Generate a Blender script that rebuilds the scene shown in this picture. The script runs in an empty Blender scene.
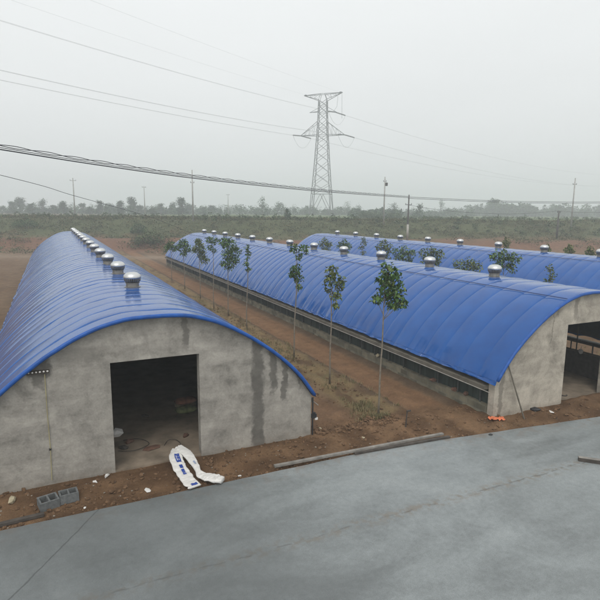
import bpy, math, random
from mathutils import Vector, noise as mnoise

S = bpy.context.scene
COL = S.collection
R = random.Random(7)
PI = math.pi

# ------------------------------------------------------------------ helpers
def nz(x, y, z=0.0):
    return mnoise.noise(Vector((x, y, z)))

def fbm(x, y, z=0.0, o=4):
    s, a, f = 0.0, 1.0, 1.0
    for _ in range(o):
        s += a * nz(x * f, y * f, z * f + 3.1); a *= .5; f *= 2.03
    return s

def sm(a, b, x):
    t = min(1.0, max(0.0, (x - a) / (b - a)))
    return t * t * (3 - 2 * t)

class MB:
    """collects vertices and faces, links them as ONE mesh object"""
    def __init__(self):
        self.v, self.f, self.m = [], [], []
    def add(self, vs, fs, mi=0):
        n = len(self.v)
        self.v.extend(vs)
        self.f.extend([tuple(i + n for i in f) for f in fs])
        self.m.extend([mi] * len(fs))
    def quad(self, a, b, c, d, mi=0):
        self.add([a, b, c, d], [(0, 1, 2, 3)], mi)
    def box(self, x0, x1, y0, y1, z0, z1, mi=0):
        vs = [(x, y, z) for x in (x0, x1) for y in (y0, y1) for z in (z0, z1)]
        self.add(vs, [(0, 1, 3, 2), (4, 6, 7, 5), (0, 4, 5, 1), (2, 3, 7, 6), (0, 2, 6, 4), (1, 5, 7, 3)], mi)
    def bar(self, a, b, w, h=None, mi=0, n=4):
        """straight bar of n sides between two points"""
        self.tube([a, b], [w * .5, w * .5] if h is None else [w * .5, h * .5], n, mi)
    def tube(self, pts, rad, n=8, mi=0, caps=True):
        pts = [Vector(p) for p in pts]
        if not isinstance(rad, (list, tuple)):
            rad = [rad] * len(pts)
        vs, fs = [], []
        up = None
        for i, p in enumerate(pts):
            d = pts[min(i + 1, len(pts) - 1)] - pts[max(i - 1, 0)]
            d.normalize()
            if up is None:
                up = Vector((0, 0, 1)) if abs(d.z) < .9 else Vector((1, 0, 0))
            s = d.cross(up).normalized(); up = s.cross(d).normalized()
            for k in range(n):
                a = 2 * PI * (k + .5) / n
                vs.append(tuple(p + (s * math.cos(a) + up * math.sin(a)) * rad[i]))
        for i in range(len(pts) - 1):
            for k in range(n):
                k2 = (k + 1) % n
                fs.append((i * n + k, i * n + k2, (i + 1) * n + k2, (i + 1) * n + k))
        if caps:
            fs.append(tuple(range(n - 1, -1, -1)))
            o = (len(pts) - 1) * n
            fs.append(tuple(o + k for k in range(n)))
        self.add(vs, fs, mi)
    def lathe(self, prof, n=24, c=(0, 0, 0), mi=0, mod=None):
        vs, fs = [], []
        for (r, z) in prof:
            for k in range(n):
                rr = r * (mod(k) if mod else 1)
                a = 2 * PI * k / n
                vs.append((c[0] + rr * math.cos(a), c[1] + rr * math.sin(a), c[2] + z))
        for i in range(len(prof) - 1):
            for k in range(n):
                k2 = (k + 1) % n
                fs.append((i * n + k, i * n + k2, (i + 1) * n + k2, (i + 1) * n + k))
        fs.append(tuple(range(n - 1, -1, -1)))
        o = (len(prof) - 1) * n
        fs.append(tuple(o + k for k in range(n)))
        self.add(vs, fs, mi)
    def blob(self, c, rx, ry, rz, rnd, jag=.25, mi=0):
        """rough stone shape"""
        vs = []
        t = (1 + 5 ** .5) / 2
        base = [(-1, t, 0), (1, t, 0), (-1, -t, 0), (1, -t, 0), (0, -1, t), (0, 1, t), (0, -1, -t), (0, 1, -t),
                (t, 0, -1), (t, 0, 1), (-t, 0, -1), (-t, 0, 1)]
        fs = [(0, 11, 5), (0, 5, 1), (0, 1, 7), (0, 7, 10), (0, 10, 11), (1, 5, 9), (5, 11, 4), (11, 10, 2), (10, 7, 6),
              (7, 1, 8), (3, 9, 4), (3, 4, 2), (3, 2, 6), (3, 6, 8), (3, 8, 9), (4, 9, 5), (2, 4, 11), (6, 2, 10), (8, 6, 7), (9, 8, 1)]
        a = rnd.random() * 6.28
        ca, sa = math.cos(a), math.sin(a)
        for (x, y, z) in base:
            k = (1 - jag + 2 * jag * rnd.random()) / 1.9
            x, y, z = x * k * rx, y * k * ry, z * k * rz
            vs.append((c[0] + x * ca - y * sa, c[1] + x * sa + y * ca, c[2] + z))
        self.add(vs, fs, mi)
    def build(self, name, mats, parent=None, smooth=False, colors=None):
        me = bpy.data.meshes.new(name)
        me.from_pydata(self.v, [], self.f)
        if not isinstance(mats, (list, tuple)):
            mats = [mats]
        for m in mats:
            me.materials.append(m)
        if len(mats) > 1:
            me.polygons.foreach_set('material_index', self.m)
        if smooth:
            me.polygons.foreach_set('use_smooth', [True] * len(me.polygons))
        if colors is not None:
            at = me.color_attributes.new('soil', 'FLOAT_COLOR', 'POINT')
            flat = []
            for c in colors:
                flat.extend((c[0], c[1], c[2], 1.0))
            at.data.foreach_set('color', flat)
        me.update()
        o = bpy.data.objects.new(name, me)
        COL.objects.link(o)
        if parent:
            o.parent = parent
        return o

def tag(o, label=None, cat=None, group=None, kind=None):
    if label: o['label'] = label
    if cat: o['category'] = cat
    if group: o['group'] = group
    if kind: o['kind'] = kind
    return o

def empty(name, loc, rz=0.0):
    o = bpy.data.objects.new(name, None)
    o.empty_display_size = .3
    o.location = loc; o.rotation_euler = (0, 0, rz)
    COL.objects.link(o)
    return o

def copy_tree(o, parent=None):
    c = o.copy(); COL.objects.link(c); c.parent = parent
    for ch in list(o.children):
        copy_tree(ch, c)
    return c

# ------------------------------------------------------------------ node helpers
class NT:
    def __init__(self, name):
        self.mat = bpy.data.materials.new(name)
        self.mat.use_nodes = True
        self.t = self.mat.node_tree
        self.t.nodes.clear()
        self.out = self.t.nodes.new('ShaderNodeOutputMaterial')
        self.b = self.t.nodes.new('ShaderNodeBsdfPrincipled')
        self.t.links.new(self.b.outputs[0], self.out.inputs[0])
        self.tc = self.t.nodes.new('ShaderNodeTexCoord')
        self.obj = self.tc.outputs['Object']
    def put(self, sock, v):
        if isinstance(v, bpy.types.NodeSocket):
            self.t.links.new(v, sock)
        else:
            if isinstance(v, (tuple, list)) and len(v) == 3 and len(sock.default_value) == 4:
                v = (*v, 1)
            sock.default_value = v
    def set(self, **k):
        names = dict(color='Base Color', rough='Roughness', metal='Metallic', spec='Specular IOR Level', normal='Normal',
                     alpha='Alpha', coat='Coat Weight', coat_rough='Coat Roughness')
        for a, v in k.items():
            self.put(self.b.inputs[names[a]], v)
        return self.mat
    def m(self, op, a, b=0.0, clamp=False):
        n = self.t.nodes.new('ShaderNodeMath'); n.operation = op; n.use_clamp = clamp
        self.put(n.inputs[0], a); self.put(n.inputs[1], b)
        return n.outputs[0]
    def mapping(self, scale=(1, 1, 1), loc=(0, 0, 0), src=None, rot=(0, 0, 0)):
        n = self.t.nodes.new('ShaderNodeMapping')
        n.inputs['Scale'].default_value = scale; n.inputs['Location'].default_value = loc
        n.inputs['Rotation'].default_value = rot
        self.t.links.new(src or self.obj, n.inputs['Vector'])
        return n.outputs[0]
    def noise(self, scale, detail=5, rough=.55, vec=None, dist=0.0):
        n = self.t.nodes.new('ShaderNodeTexNoise')
        n.inputs['Scale'].default_value = scale; n.inputs['Detail'].default_value = detail
        n.inputs['Roughness'].default_value = rough; n.inputs['Distortion'].default_value = dist
        self.t.links.new(vec or self.obj, n.inputs['Vector'])
        return n.outputs['Fac']
    def ramp(self, f, stops):
        n = self.t.nodes.new('ShaderNodeValToRGB')
        e = n.color_ramp.elements
        while len(e) < len(stops): e.new(.5)
        for i, (p, c) in enumerate(stops):
            e[i].position = p
            e[i].color = (c, c, c, 1) if isinstance(c, (int, float)) else (*c, 1)
        self.t.links.new(f, n.inputs[0])
        return n.outputs[0]
    def mix(self, f, a, b, mode='MIX'):
        n = self.t.nodes.new('ShaderNodeMix'); n.data_type = 'RGBA'; n.blend_type = mode
        self.put(n.inputs[0], f); self.put(n.inputs[6], a); self.put(n.inputs[7], b)
        return n.outputs[2]
    def xyz(self, src=None):
        n = self.t.nodes.new('ShaderNodeSeparateXYZ')
        self.t.links.new(src or self.obj, n.inputs[0])
        return n.outputs
    def ss(self, x, a, b):
        n = self.t.nodes.new('ShaderNodeMapRange'); n.interpolation_type = 'SMOOTHSTEP'
        self.put(n.inputs[0], x)
        n.inputs[1].default_value = a; n.inputs[2].default_value = b
        n.inputs[3].default_value = 0; n.inputs[4].default_value = 1
        return n.outputs[0]
    def bump(self, h, strength=.3, dist=.02):
        n = self.t.nodes.new('ShaderNodeBump')
        n.inputs['Strength'].default_value = strength; n.inputs['Distance'].default_value = dist
        self.t.links.new(h, n.inputs['Height'])
        return n.outputs[0]
    def island(self):
        n = self.t.nodes.new('ShaderNodeNewGeometry')
        return n.outputs['Random Per Island']

def simple(name, col, rough=.7, metal=0.0, var=.15, scale=8.0, spec=.4, bump=0.0):
    n = NT(name)
    f = n.noise(scale, 5)
    lo = tuple(c * (1 - var) for c in col); hi = tuple(min(1, c * (1 + var)) for c in col)
    c = n.ramp(f, [(.3, lo), (.7, hi)])
    k = dict(color=c, rough=rough, metal=metal, spec=spec)
    if bump: k['normal'] = n.bump(n.noise(scale * 4, 4), bump, .01)
    return n.set(**k)

def mat_ground():
    n = NT('soil')
    at = n.t.nodes.new('ShaderNodeAttribute'); at.attribute_name = 'soil'
    a = n.noise(1.6, 7, .65); b = n.noise(14, 6, .7); c = n.noise(60, 3, .6)
    f = n.m('ADD', n.m('MULTIPLY', a, .55), n.m('ADD', n.m('MULTIPLY', b, .45), n.m('MULTIPLY', c, .25)))
    k = n.ramp(f, [(.40, .55), (.62, 1.0), (.82, 1.45)])
    col = n.mix(1.0, at.outputs['Color'], k, 'MULTIPLY')
    pale = n.ss(n.noise(34, 2, .5), .68, .74)
    col = n.mix(n.m('MULTIPLY', pale, .35), col, (.30, .24, .18))
    return n.set(color=col, rough=.95, spec=.15, normal=n.bump(n.m('ADD', b, c), .9, .05))

def mat_yard():
    n = NT('yard_concrete')
    X = n.xyz()
    big = n.noise(.30, 7, .62, dist=.9, vec=n.mapping((1, 1.5, 1), loc=(4.3, 1.0, 0))); fine = n.noise(9, 6, .65); grit = n.noise(90, 3, .6)
    sweep = n.noise(1.0, 5, .6, vec=n.mapping((.6, 1.8, 1), rot=(0, 0, .12)))
    f = n.m('ADD', n.m('MULTIPLY', big, .50), n.m('ADD', n.m('MULTIPLY', sweep, .22), n.m('MULTIPLY', fine, .22)))
    col = n.ramp(f, [(.36, (.142, .154, .154)), (.5, (.218, .236, .237)), (.66, (.30, .317, .316))])
    col = n.mix(.45, col, n.ramp(grit, [(.32, .22), (.68, .72)]), 'OVERLAY')
    wob = n.noise(1.3, 4); wob2 = n.noise(7, 4)
    d = n.m('ABSOLUTE', n.m('ADD', n.m('SUBTRACT', X[1], 8.33), n.m('ADD', n.m('MULTIPLY', n.m('SUBTRACT', wob, .5), .25), n.m('MULTIPLY', X[0], .004))))
    stain = n.m('MULTIPLY', n.m('SUBTRACT', 1.0, n.ss(d, .0, .30)), n.ss(wob2, .42, .66))
    col = n.mix(n.m('MULTIPLY', stain, .7), col, (.16, .135, .105))
    line = n.m('MULTIPLY', n.m('SUBTRACT', 1.0, n.ss(d, .008, .03)), n.ss(n.noise(3.2, 3), .42, .58))
    col = n.mix(n.m('MULTIPLY', line, .5), col, (.06, .055, .05))
    # slanting crack by the left edge
    cr = n.m('ABSOLUTE', n.m('SUBTRACT', n.m('ADD', X[0], n.m('MULTIPLY', n.m('SUBTRACT', wob, .5), .16)), n.m('ADD', -7.25, n.m('MULTIPLY', X[1], .706))))
    ck = n.m('SUBTRACT', 1.0, n.ss(cr, .010, .026))
    col = n.mix(n.m('MULTIPLY', ck, .8), col, (.05, .05, .05))
    # scattered dirt specks and muddy smears
    sp = n.ss(n.noise(5.5, 6, .72), .66, .74)
    col = n.mix(n.m('MULTIPLY', sp, .5), col, (.12, .10, .08))
    edge = n.m('MULTIPLY', n.ss(n.m('ADD', X[1], n.m('MULTIPLY', n.m('MAXIMUM', n.m('SUBTRACT', X[0], 7.6), 0.0), .118)), 10.2, 11.05), n.ss(n.noise(2.2, 5, .7), .45, .68))
    col = n.mix(n.m('MULTIPLY', edge, .55), col, (.17, .13, .10))
    wet = n.m('MULTIPLY', n.m('SUBTRACT', 1.0, n.ss(n.m('ADD', X[0], n.m('MULTIPLY', big, 6.0)), 5.2, 8.6)), .55)
    col = n.mix(wet, col, (.085, .092, .092))
    blot = n.ss(n.noise(.9, 6, .7, dist=1.2), .57, .70)
    col = n.mix(n.m('MULTIPLY', blot, .16), col, (.085, .09, .088))
    rough = n.ramp(big, [(.35, .42), (.65, .65)])
    return n.set(color=col, rough=rough, spec=.4, normal=n.bump(n.m('ADD', fine, grit), .25, .01))

def mat_plaster(name, drips_and_hollow, base=(.29, .270, .240)):
    """cement render with trowel marks, damp blotches, shaped run-off stains and, on one gable, a painted dark hollow"""
    n = NT(name)
    X = n.xyz()
    big = n.noise(.9, 6, .62, dist=.8); mid = n.noise(3.2, 6, .65, dist=.5); fine = n.noise(26, 5, .65)
    tro = n.noise(1.0, 5, .6, vec=n.mapping((1.0, 1, 4.5), rot=(0, .5, 0)))
    f = n.m('ADD', n.m('MULTIPLY', big, .42), n.m('ADD', n.m('MULTIPLY', mid, .30), n.m('ADD', n.m('MULTIPLY', tro, .2), n.m('MULTIPLY', fine, .16))))
    col = n.ramp(f, [(.41, tuple(c * .55 for c in base)), (.54, base), (.66, tuple(c * 1.4 for c in base))])
    wx = n.m('ADD', n.m('MULTIPLY', n.m('SUBTRACT', n.noise(2.5, 4), .5), .34), n.m('MULTIPLY', n.m('SUBTRACT', n.noise(11, 4), .5), .14))
    wz = n.m('MULTIPLY', n.m('SUBTRACT', n.noise(8, 3), .5), .5)
    tot = None
    for (x0, w, ztop, zbot, dens) in drips_and_hollow:
        dx = n.m('ABSOLUTE', n.m('ADD', n.m('SUBTRACT', X[0], x0), wx))
        a = n.m('SUBTRACT', 1.0, n.ss(dx, w * .5, w * 1.08))
        b = n.ss(n.m('ADD', X[2], wz), zbot - .12, zbot + .12)
        c = n.m('SUBTRACT', 1.0, n.ss(X[2], ztop, ztop + .15))
        k = n.m('MULTIPLY', n.m('MULTIPLY', a, b), n.m('MULTIPLY', c, dens))
        tot = k if tot is None else n.m('MAXIMUM', tot, k)
    if tot is not None:
        tot = n.m('MULTIPLY', tot, n.ramp(mid, [(.3, .65), (.6, 1.0)]))
        col = n.mix(tot, col, tuple(c * .33 for c in base))
    low = n.m('MULTIPLY', n.m('SUBTRACT', 1.0, n.ss(n.m('ADD', X[2], wz), .05, .38)), n.ramp(mid, [(.35, .15), (.65, .8)]))
    col = n.mix(n.m('MULTIPLY', low, .6), col, (.17, .13, .095))
    return n.set(color=col, rough=.9, spec=.2, normal=n.bump(n.m('ADD', mid, fine), .35, .02))

def mat_roof(name):
    n = NT(name)
    f = n.noise(1.4, 6, .6); d = n.noise(.35, 4, .6); dust = n.noise(5, 6, .7)
    wr = n.noise(1.0, 5, .6, vec=n.mapping((2.2, 7.0, 2.2)))
    col = n.ramp(n.m('ADD', n.m('MULTIPLY', f, .6), n.m('MULTIPLY', d, .4)), [(.36, (.0008, .056, .232)), (.64, (.0012, .074, .290))])
    col = n.mix(n.m('MULTIPLY', n.ss(dust, .55, .8), .03), col, (.25, .27, .30))
    rough = n.ramp(n.m('ADD', n.m('MULTIPLY', d, .5), n.m('MULTIPLY', dust, .5)), [(.35, .09), (.7, .18)])
    return n.set(color=col, rough=rough, spec=.40, normal=n.bump(n.m('ADD', wr, n.m('MULTIPLY', dust, .12)), .08, .03))

def mat_leaf(name, stops, rough=.5):
    n = NT(name)
    c = n.ramp(n.island(), stops)
    mt = n.set(color=c, rough=rough, spec=.35)
    return mt

def mat_block(name):
    n = NT(name)
    br = n.t.nodes.new('ShaderNodeTexBrick')
    X = n.xyz(); cb = n.t.nodes.new('ShaderNodeCombineXYZ'); n.t.links.new(X[1], cb.inputs[0]); n.t.links.new(X[2], cb.inputs[1]); n.t.links.new(cb.outputs[0], br.inputs['Vector'])
    br.inputs['Scale'].default_value = 1.0
    br.inputs['Brick Width'].default_value = .4; br.inputs['Row Height'].default_value = .19
    br.inputs['Mortar Size'].default_value = .012
    br.inputs['Color1'].default_value = (.15, .14, .11, 1); br.inputs['Color2'].default_value = (.30, .28, .22, 1)
    br.inputs['Mortar'].default_value = (.23, .225, .20, 1)
    f = n.noise(1.6, 6, .65)
    col = n.mix(.65, br.outputs['Color'], n.ramp(f, [(.35, (.13, .13, .10)), (.65, (.42, .39, .32))]), 'OVERLAY')
    return n.set(color=col, rough=.92, spec=.2, normal=n.bump(n.noise(22, 5), .4, .02))

def mat_sheet(name, col, rough=.75):
    """hanging net / curtain: vertical folds"""
    n = NT(name)
    f = n.noise(1.0, 5, .6, vec=n.mapping((1, 5.0, .5)))
    c = n.ramp(f, [(.35, tuple(v * .6 for v in col)), (.65, tuple(v * 1.5 for v in col))])
    return n.set(color=c, rough=rough, spec=.25, normal=n.bump(f, .5, .04))

M = {}
M['ground'] = mat_ground()
M['yard'] = mat_yard()
M['left_plaster'] = mat_plaster('render_with_stains_and_hollow', [
    (2.78, .10, 3.66, 2.98, .75), (4.66, .20, 3.3, -.2, .9), (5.08, .12, 3.0, 1.55, .85), (5.40, .10, 2.6, 1.30, .85),
    (5.85, .05, 2.1, 1.55, .7), (-.43, .26, 3.0, 2.66, .95), (-.45, .13, 3.0, 2.42, .9), (.35, .6, 3.15, 2.86, .45), (1.75, .35, 3.7, 3.35, .30)])  # patches behind the bracket paint in a wall hollow's shade, with a stain below
M['mid_plaster'] = mat_plaster('pale_render_with_stains', [
    (12.08, .10, 1.75, .15, .65), (14.08, .03, 3.35, 2.2, .6), (15.12, .12, 3.6, 2.98, .6), (14.3, .05, 3.6, 3.1, .5), (13.2, .5, 1.6, 1.3, .2)],
    (.37, .332, .278))
M['rear_plaster'] = mat_plaster('rear_render', [])
M['roof'] = mat_roof('blue_roof_film')
M['trim'] = simple('blue_rolled_edge', (.004, .070, .30), .5, 0, .2, 6)
M['roof_cord'] = simple('dark_blue_cord', (.012, .03, .12), .6)
M['lining'] = simple('roof_lining', (.03, .045, .09), .8)
M['block'] = mat_block('mossy_block_wall')
M['ledge'] = simple('ledge_concrete', (.125, .112, .09), .85, 0, .3, 2.5, .3, .3)
M['rail'] = simple('galvanised_rail', (.34, .32, .285), .5, .3, .2, 5)
M['net'] = mat_sheet('dark_green_netting', (.034, .046, .040))
M['post'] = simple('weathered_steel', (.085, .095, .09), .6, .3, .3, 6)
M['floor'] = simple('dusty_floor', (.22, .175, .13), .9, 0, .35, 2.0, .2, .4)
M['metal'] = simple('bright_metal', (.60, .60, .59), .38, 1.0, .08, 10)
M['neckmetal'] = simple('dull_metal', (.24, .225, .20), .42, .8, .15, 10)
M['steel'] = simple('galvanised_lattice', (.12, .125, .13), .65, .3, .15, 1)
M['insul'] = simple('insulator_dark', (.06, .06, .065), .4)
M['wire'] = simple('aluminium_wire', (.24, .245, .25), .6, .2)
M['cable'] = simple('black_cable', (.022, .022, .024), .6)
M['pole'] = simple('concrete_pole', (.34, .335, .315), .85, 0, .2, 2)
M['darkpole'] = simple('tarred_wood_pole', (.075, .07, .065), .85, 0, .3, 3)
M['bark'] = simple('sapling_bark', (.19, .16, .12), .85, 0, .3, 12)
M['leaf'] = mat_leaf('broad_leaf', [(0, (.020, .055, .014)), (.4, (.045, .105, .026)), (.75, (.08, .15, .038)), (1, (.15, .19, .055))])
M['youngleaf'] = mat_leaf('young_leaf', [(0, (.04, .075, .018)), (.5, (.085, .125, .03)), (1, (.16, .175, .05))])
M['farleaf'] = mat_leaf('far_leaf', [(0, (.028, .062, .022)), (.5, (.042, .085, .030)), (1, (.060, .105, .040))], .8)
M['shrub'] = mat_leaf('bank_shrub_leaf', [(0, (.03, .055, .02)), (.5, (.06, .095, .032)), (1, (.09, .125, .045))], .8)
M['weed'] = mat_leaf('bank_weed_blades', [(0, (.04, .06, .022)), (.4, (.072, .095, .036)), (.75, (.12, .11, .05)), (1, (.17, .125, .065))], .9)
M['grass'] = mat_leaf('dry_grass_blades', [(0, (.07, .08, .03)), (.3, (.12, .11, .045)), (.6, (.20, .16, .085)), (1, (.29, .23, .13))], .9)
M['clod'] = simple('moist_clod', (.125, .074, .042), .95, 0, .5, 9, .15)
M['timber'] = simple('grey_timber', (.20, .185, .165), .85, 0, .3, 6)
M['darktimber'] = simple('dark_timber', (.06, .05, .042), .85, 0, .35, 6)
M['cinder'] = simple('cement_block', (.13, .135, .135), .92, 0, .25, 14, .2, .5)
M['white'] = simple('white_plastic', (.66, .64, .61), .5, 0, .06, 12)
M['blue_print'] = simple('blue_print', (.025, .06, .28), .45)
M['grey_print'] = simple('pale_print', (.30, .36, .50), .45)
M['yellowpipe'] = simple('yellow_conduit', (.33, .29, .16), .6, 0, .25, 4)
M['black'] = simple('black_plastic', (.02, .02, .022), .5)
M['orange'] = simple('orange_cloth', (.62, .17, .075), .8, 0, .3, 9)
M['brick'] = simple('red_brick', (.13, .07, .048), .9, 0, .3, 12)
M['sackgreen'] = simple('olive_sack', (.20, .22, .10), .85, 0, .4, 7)
M['sackred'] = simple('russet_sack', (.25, .12, .08), .85, 0, .4, 7)
M['sackpale'] = simple('straw_sack', (.36, .31, .21), .85, 0, .3, 7)
M['pebble'] = simple('mortar_crumb', (.22, .19, .15), .9)
M['bamboo'] = simple('weathered_pole', (.14, .125, .10), .8, 0, .3, 7)

# ------------------------------------------------------------------ terrain
SHEDS = dict(left=dict(xc=2.07, w=4.15, y0=12.44, y1=68.2), mid=dict(xc=15.84, w=4.02, y0=11.26, y1=61.6),
             right=dict(xc=29.40, w=4.02, y0=11.6, y1=56.6))

def bank_depth(x, y):
    return .426 * x + .905 * y

def yard_edge(x):
    return 11.05 - .118 * max(0.0, min(x, 40) - 7.6) * sm(7.0, 9.0, x)

def height(x, y, fine=True):
    z = 0.0
    e = yard_edge(x)
    if y < e - .03:
        z = -.22 if y < e - .15 else -.02
    elif y < 12.5:
        z = -.02 + .13 * sm(e, 12.3, y)
        if x > 11.4: z += .10 * sm(11.4, 11.8, x) * sm(e, 11.25, y) * (1 - sm(11.6, 12.2, y))
    else:
        z = .10
    d = bank_depth(x, y)
    foot = 79 + max(0, x - 45) * .22 + 3 * nz(x * .03, y * .03)
    if d > foot - 12:
        t = (d - foot) / 27
        rise = 4.6 * (.35 * sm(0, .28, t) + .65 * sm(.42, 1.0, t))
        z += rise + (.35 * fbm(x * .12, y * .12) * sm(0, .3, t) * (1 - .6 * sm(1, 1.6, t)))
    if d > 150:
        z = 4.7 + .25 * fbm(x * .01, y * .01)
    if fine and e < y < 90 and -30 < x < 60:
        # lanes are smooth; the strips between are lumpy
        inside = any(s['xc'] - s['w'] + .12 < x < s['xc'] + s['w'] - .12 and s['y0'] + .22 < y < s['y1'] - .2 for s in SHEDS.values())
        lane = sm(9.7, 10.0, x) * (1 - sm(11.5, 11.8, x))
        strip = sm(8.1, 8.5, x) * (1 - sm(9.5, 9.8, x))
        bed = sm(6.3, 6.6, x) * (1 - sm(7.9, 8.2, x))
        amp = .035
        if y > 12.6:
            z += -.07 * lane + .03 * strip - .05 * bed
            z -= .035 * lane * max(math.exp(-((x - 10.28 - .08 * nz(y * .3, 1)) / .13) ** 2), math.exp(-((x - 11.12 - .08 * nz(y * .3, 4)) / .13) ** 2))
            z += .03 * bed * math.sin(x * 9 + .5 * nz(y * .5, 2))
            z += .05 * math.exp(-((x - 9.72) / .12) ** 2) + .04 * math.exp(-((x - 8.12) / .1) ** 2)
            amp = .045 * lane + .11 * strip + .05 * bed + .03 * (1 - min(1, lane + strip + bed))
        if y < 13.2 and 6.2 < x < 22:
            amp = max(amp, .085 * (1 - sm(12.6, 13.2, y)))
        z += amp * fbm(x * 2.3, y * 2.3) * sm(e, e + .35, y)
        if inside:
            z = min(z, .02)
    return z

def soil_colour(x, y):
    damp = (.120, .068, .036); lane = (.215, .122, .066); bed = (.195, .115, .066); strip = (.205, .145, .075); field = (.18, .12, .074)
    def mixc(a, b, t): return tuple(p + (q - p) * t for p, q in zip(a, b))
    n1 = fbm(x * .8, y * .8); n2 = fbm(x * .25, y * .25, 5)
    c = mixc(field, damp, sm(-.3, .6, n2) * .5)
    if y < 90:
        l = sm(9.75, 10.15, x + .12 * n1) * (1 - sm(11.2, 11.6, x + .1 * n1))
        s = sm(8.0, 8.4, x + .15 * n1) * (1 - sm(9.5, 9.9, x + .15 * n1))
        b = sm(6.25, 6.6, x) * (1 - sm(7.7, 8.2, x + .15 * n1))
        c = mixc(c, lane, l); c = mixc(c, bed, b)
        c = mixc(c, mixc(mixc(strip, (.12, .075, .042), sm(0, .5, fbm(x * 1.9, y * .7, 11))), (.11, .105, .05), sm(.25, .8, n1) * .6), s)
        c = mixc(c, (.09, .062, .042), math.exp(-((x - 9.78) / .16) ** 2) * .75)
        c = mixc(c, (.085, .06, .042), sm(11.35, 11.75, x) * (1 - sm(11.8, 12.2, x)) * .6)
        rut = max(math.exp(-((x - 10.28 - .08 * nz(y * .3, 1)) / .13) ** 2), math.exp(-((x - 11.12 - .08 * nz(y * .3, 4)) / .13) ** 2)) * (.55 + .45 * n1)
        if y < 80: c = mixc(c, (.155, .085, .047), max(0, rut) * .6)
        front = 1 - sm(12.5, 13.3, y + .5 * n1)
        c = mixc(c, mixc(damp, (.21, .125, .068), sm(-.35, .5, fbm(x * 1.3, y * 1.3, 21))), front)
    d = bank_depth(x, y)
    foot = 79 + max(0, x - 45) * .22
    if d > foot - 14:
        t = (d - foot) / 27
        path = math.exp(-((d - foot + 8 + n2) / 2.6) ** 2)
        c = mixc(c, (.25, .19, .135), path * .8)
        earth = (.17, .092, .056); weedy = (.082, .092, .042)
        bank = mixc(earth, weedy, sm(.25, .62, t + .25 * n2))
        c = mixc(c, bank, sm(-.05, .12, t))
        green = (.10, .13, .05)
        c = mixc(c, mixc((.13, .11, .07), green, sm(0, 60, x + 25 * n2)), sm(.9, 1.1, t))
    return c

def axis(segs):
    out = []
    for (a, b, st) in segs:
        n = max(1, int(round((b - a) / st)))
        out += [a + (b - a) * i / n for i in range(n)]
    out.append(segs[-1][1])
    return out
gx = axis([(-1000, -200, 100), (-200, -40, 8), (-40, -6, 2), (-6, 5.8, .6), (5.8, 12.2, .1), (12.2, 18, .25), (18, 21, .6), (21, 26, .3), (26, 60, 1.5), (60, 180, 4), (180, 400, 20), (400, 1000, 100)])
gy = axis([(-40, 6.4, 6), (6.4, 9.4, .3), (9.4, 14.5, .1), (14.5, 30, .25), (30, 70, .8), (70, 175, 1.8), (175, 320, 8), (320, 1200, 60)])
g = MB(); cols = []
for y in gy:
    for x in gx:
        g.v.append((x, y, height(x, y))); cols.append(soil_colour(x, y))
nx = len(gx)
for j in range(len(gy) - 1):
    for i in range(nx - 1):
        g.f.append((j * nx + i, j * nx + i + 1, (j + 1) * nx + i + 1, (j + 1) * nx + i))
g.m = [0] * len(g.f)
tag(g.build('ground', M['ground'], smooth=True, colors=cols), kind='structure')

# concrete yard: thick slab, slightly ragged edge
y = MB()
xs = [-60 + i * .25 for i in range(0, 561)]
edge = [yard_edge(x) + .025 * fbm(x * 1.1, 2.0) for x in xs]
for i in range(len(xs) - 1):
    a, b = xs[i], xs[i + 1]; ea, eb = edge[i], edge[i + 1]
    y.add([(a, -39, .03), (b, -39, .03), (b, eb, .03), (a, ea, .03), (a, ea, -.3), (b, eb, -.3)], [(0, 1, 2, 3), (3, 2, 5, 4)])
tag(y.build('concrete_yard', M['yard']), kind='structure')

# ------------------------------------------------------------------ arched sheds
PROF = [(0, 3.84), (.35, 3.835), (.8, 3.79), (1.5, 3.57), (2.3, 3.13), (3.1, 2.53), (3.7, 1.93), (4.15, 1.30)]
def arch(dx, w=4.15):
    h = arch_full(dx, w)
    return h - (.045 if w > 4.1 else .10) * (h - 1.30) / 2.54

def arch_full(dx, w=4.15):
    a = min(abs(dx) * 4.15 / w, 4.15)
    for i in range(len(PROF) - 1):
        if a <= PROF[i + 1][0]:
            p0 = PROF[max(i - 1, 0)]; p1 = PROF[i]; p2 = PROF[i + 1]; p3 = PROF[min(i + 2, len(PROF) - 1)]
            t = (a - p1[0]) / (p2[0] - p1[0])
            m1 = (p2[1] - p0[1]) / max(.01, p2[0] - p0[0]) * (p2[0] - p1[0]); m2 = (p3[1] - p1[1]) / max(.01, p3[0] - p1[0]) * (p2[0] - p1[0])
            if i == 0: m1 = 0
            h = (2 * t ** 3 - 3 * t ** 2 + 1) * p1[1] + (t ** 3 - 2 * t ** 2 + t) * m1 + (-2 * t ** 3 + 3 * t ** 2) * p2[1] + (t ** 3 - t ** 2) * m2
            return h
    return PROF[-1][1]

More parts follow.
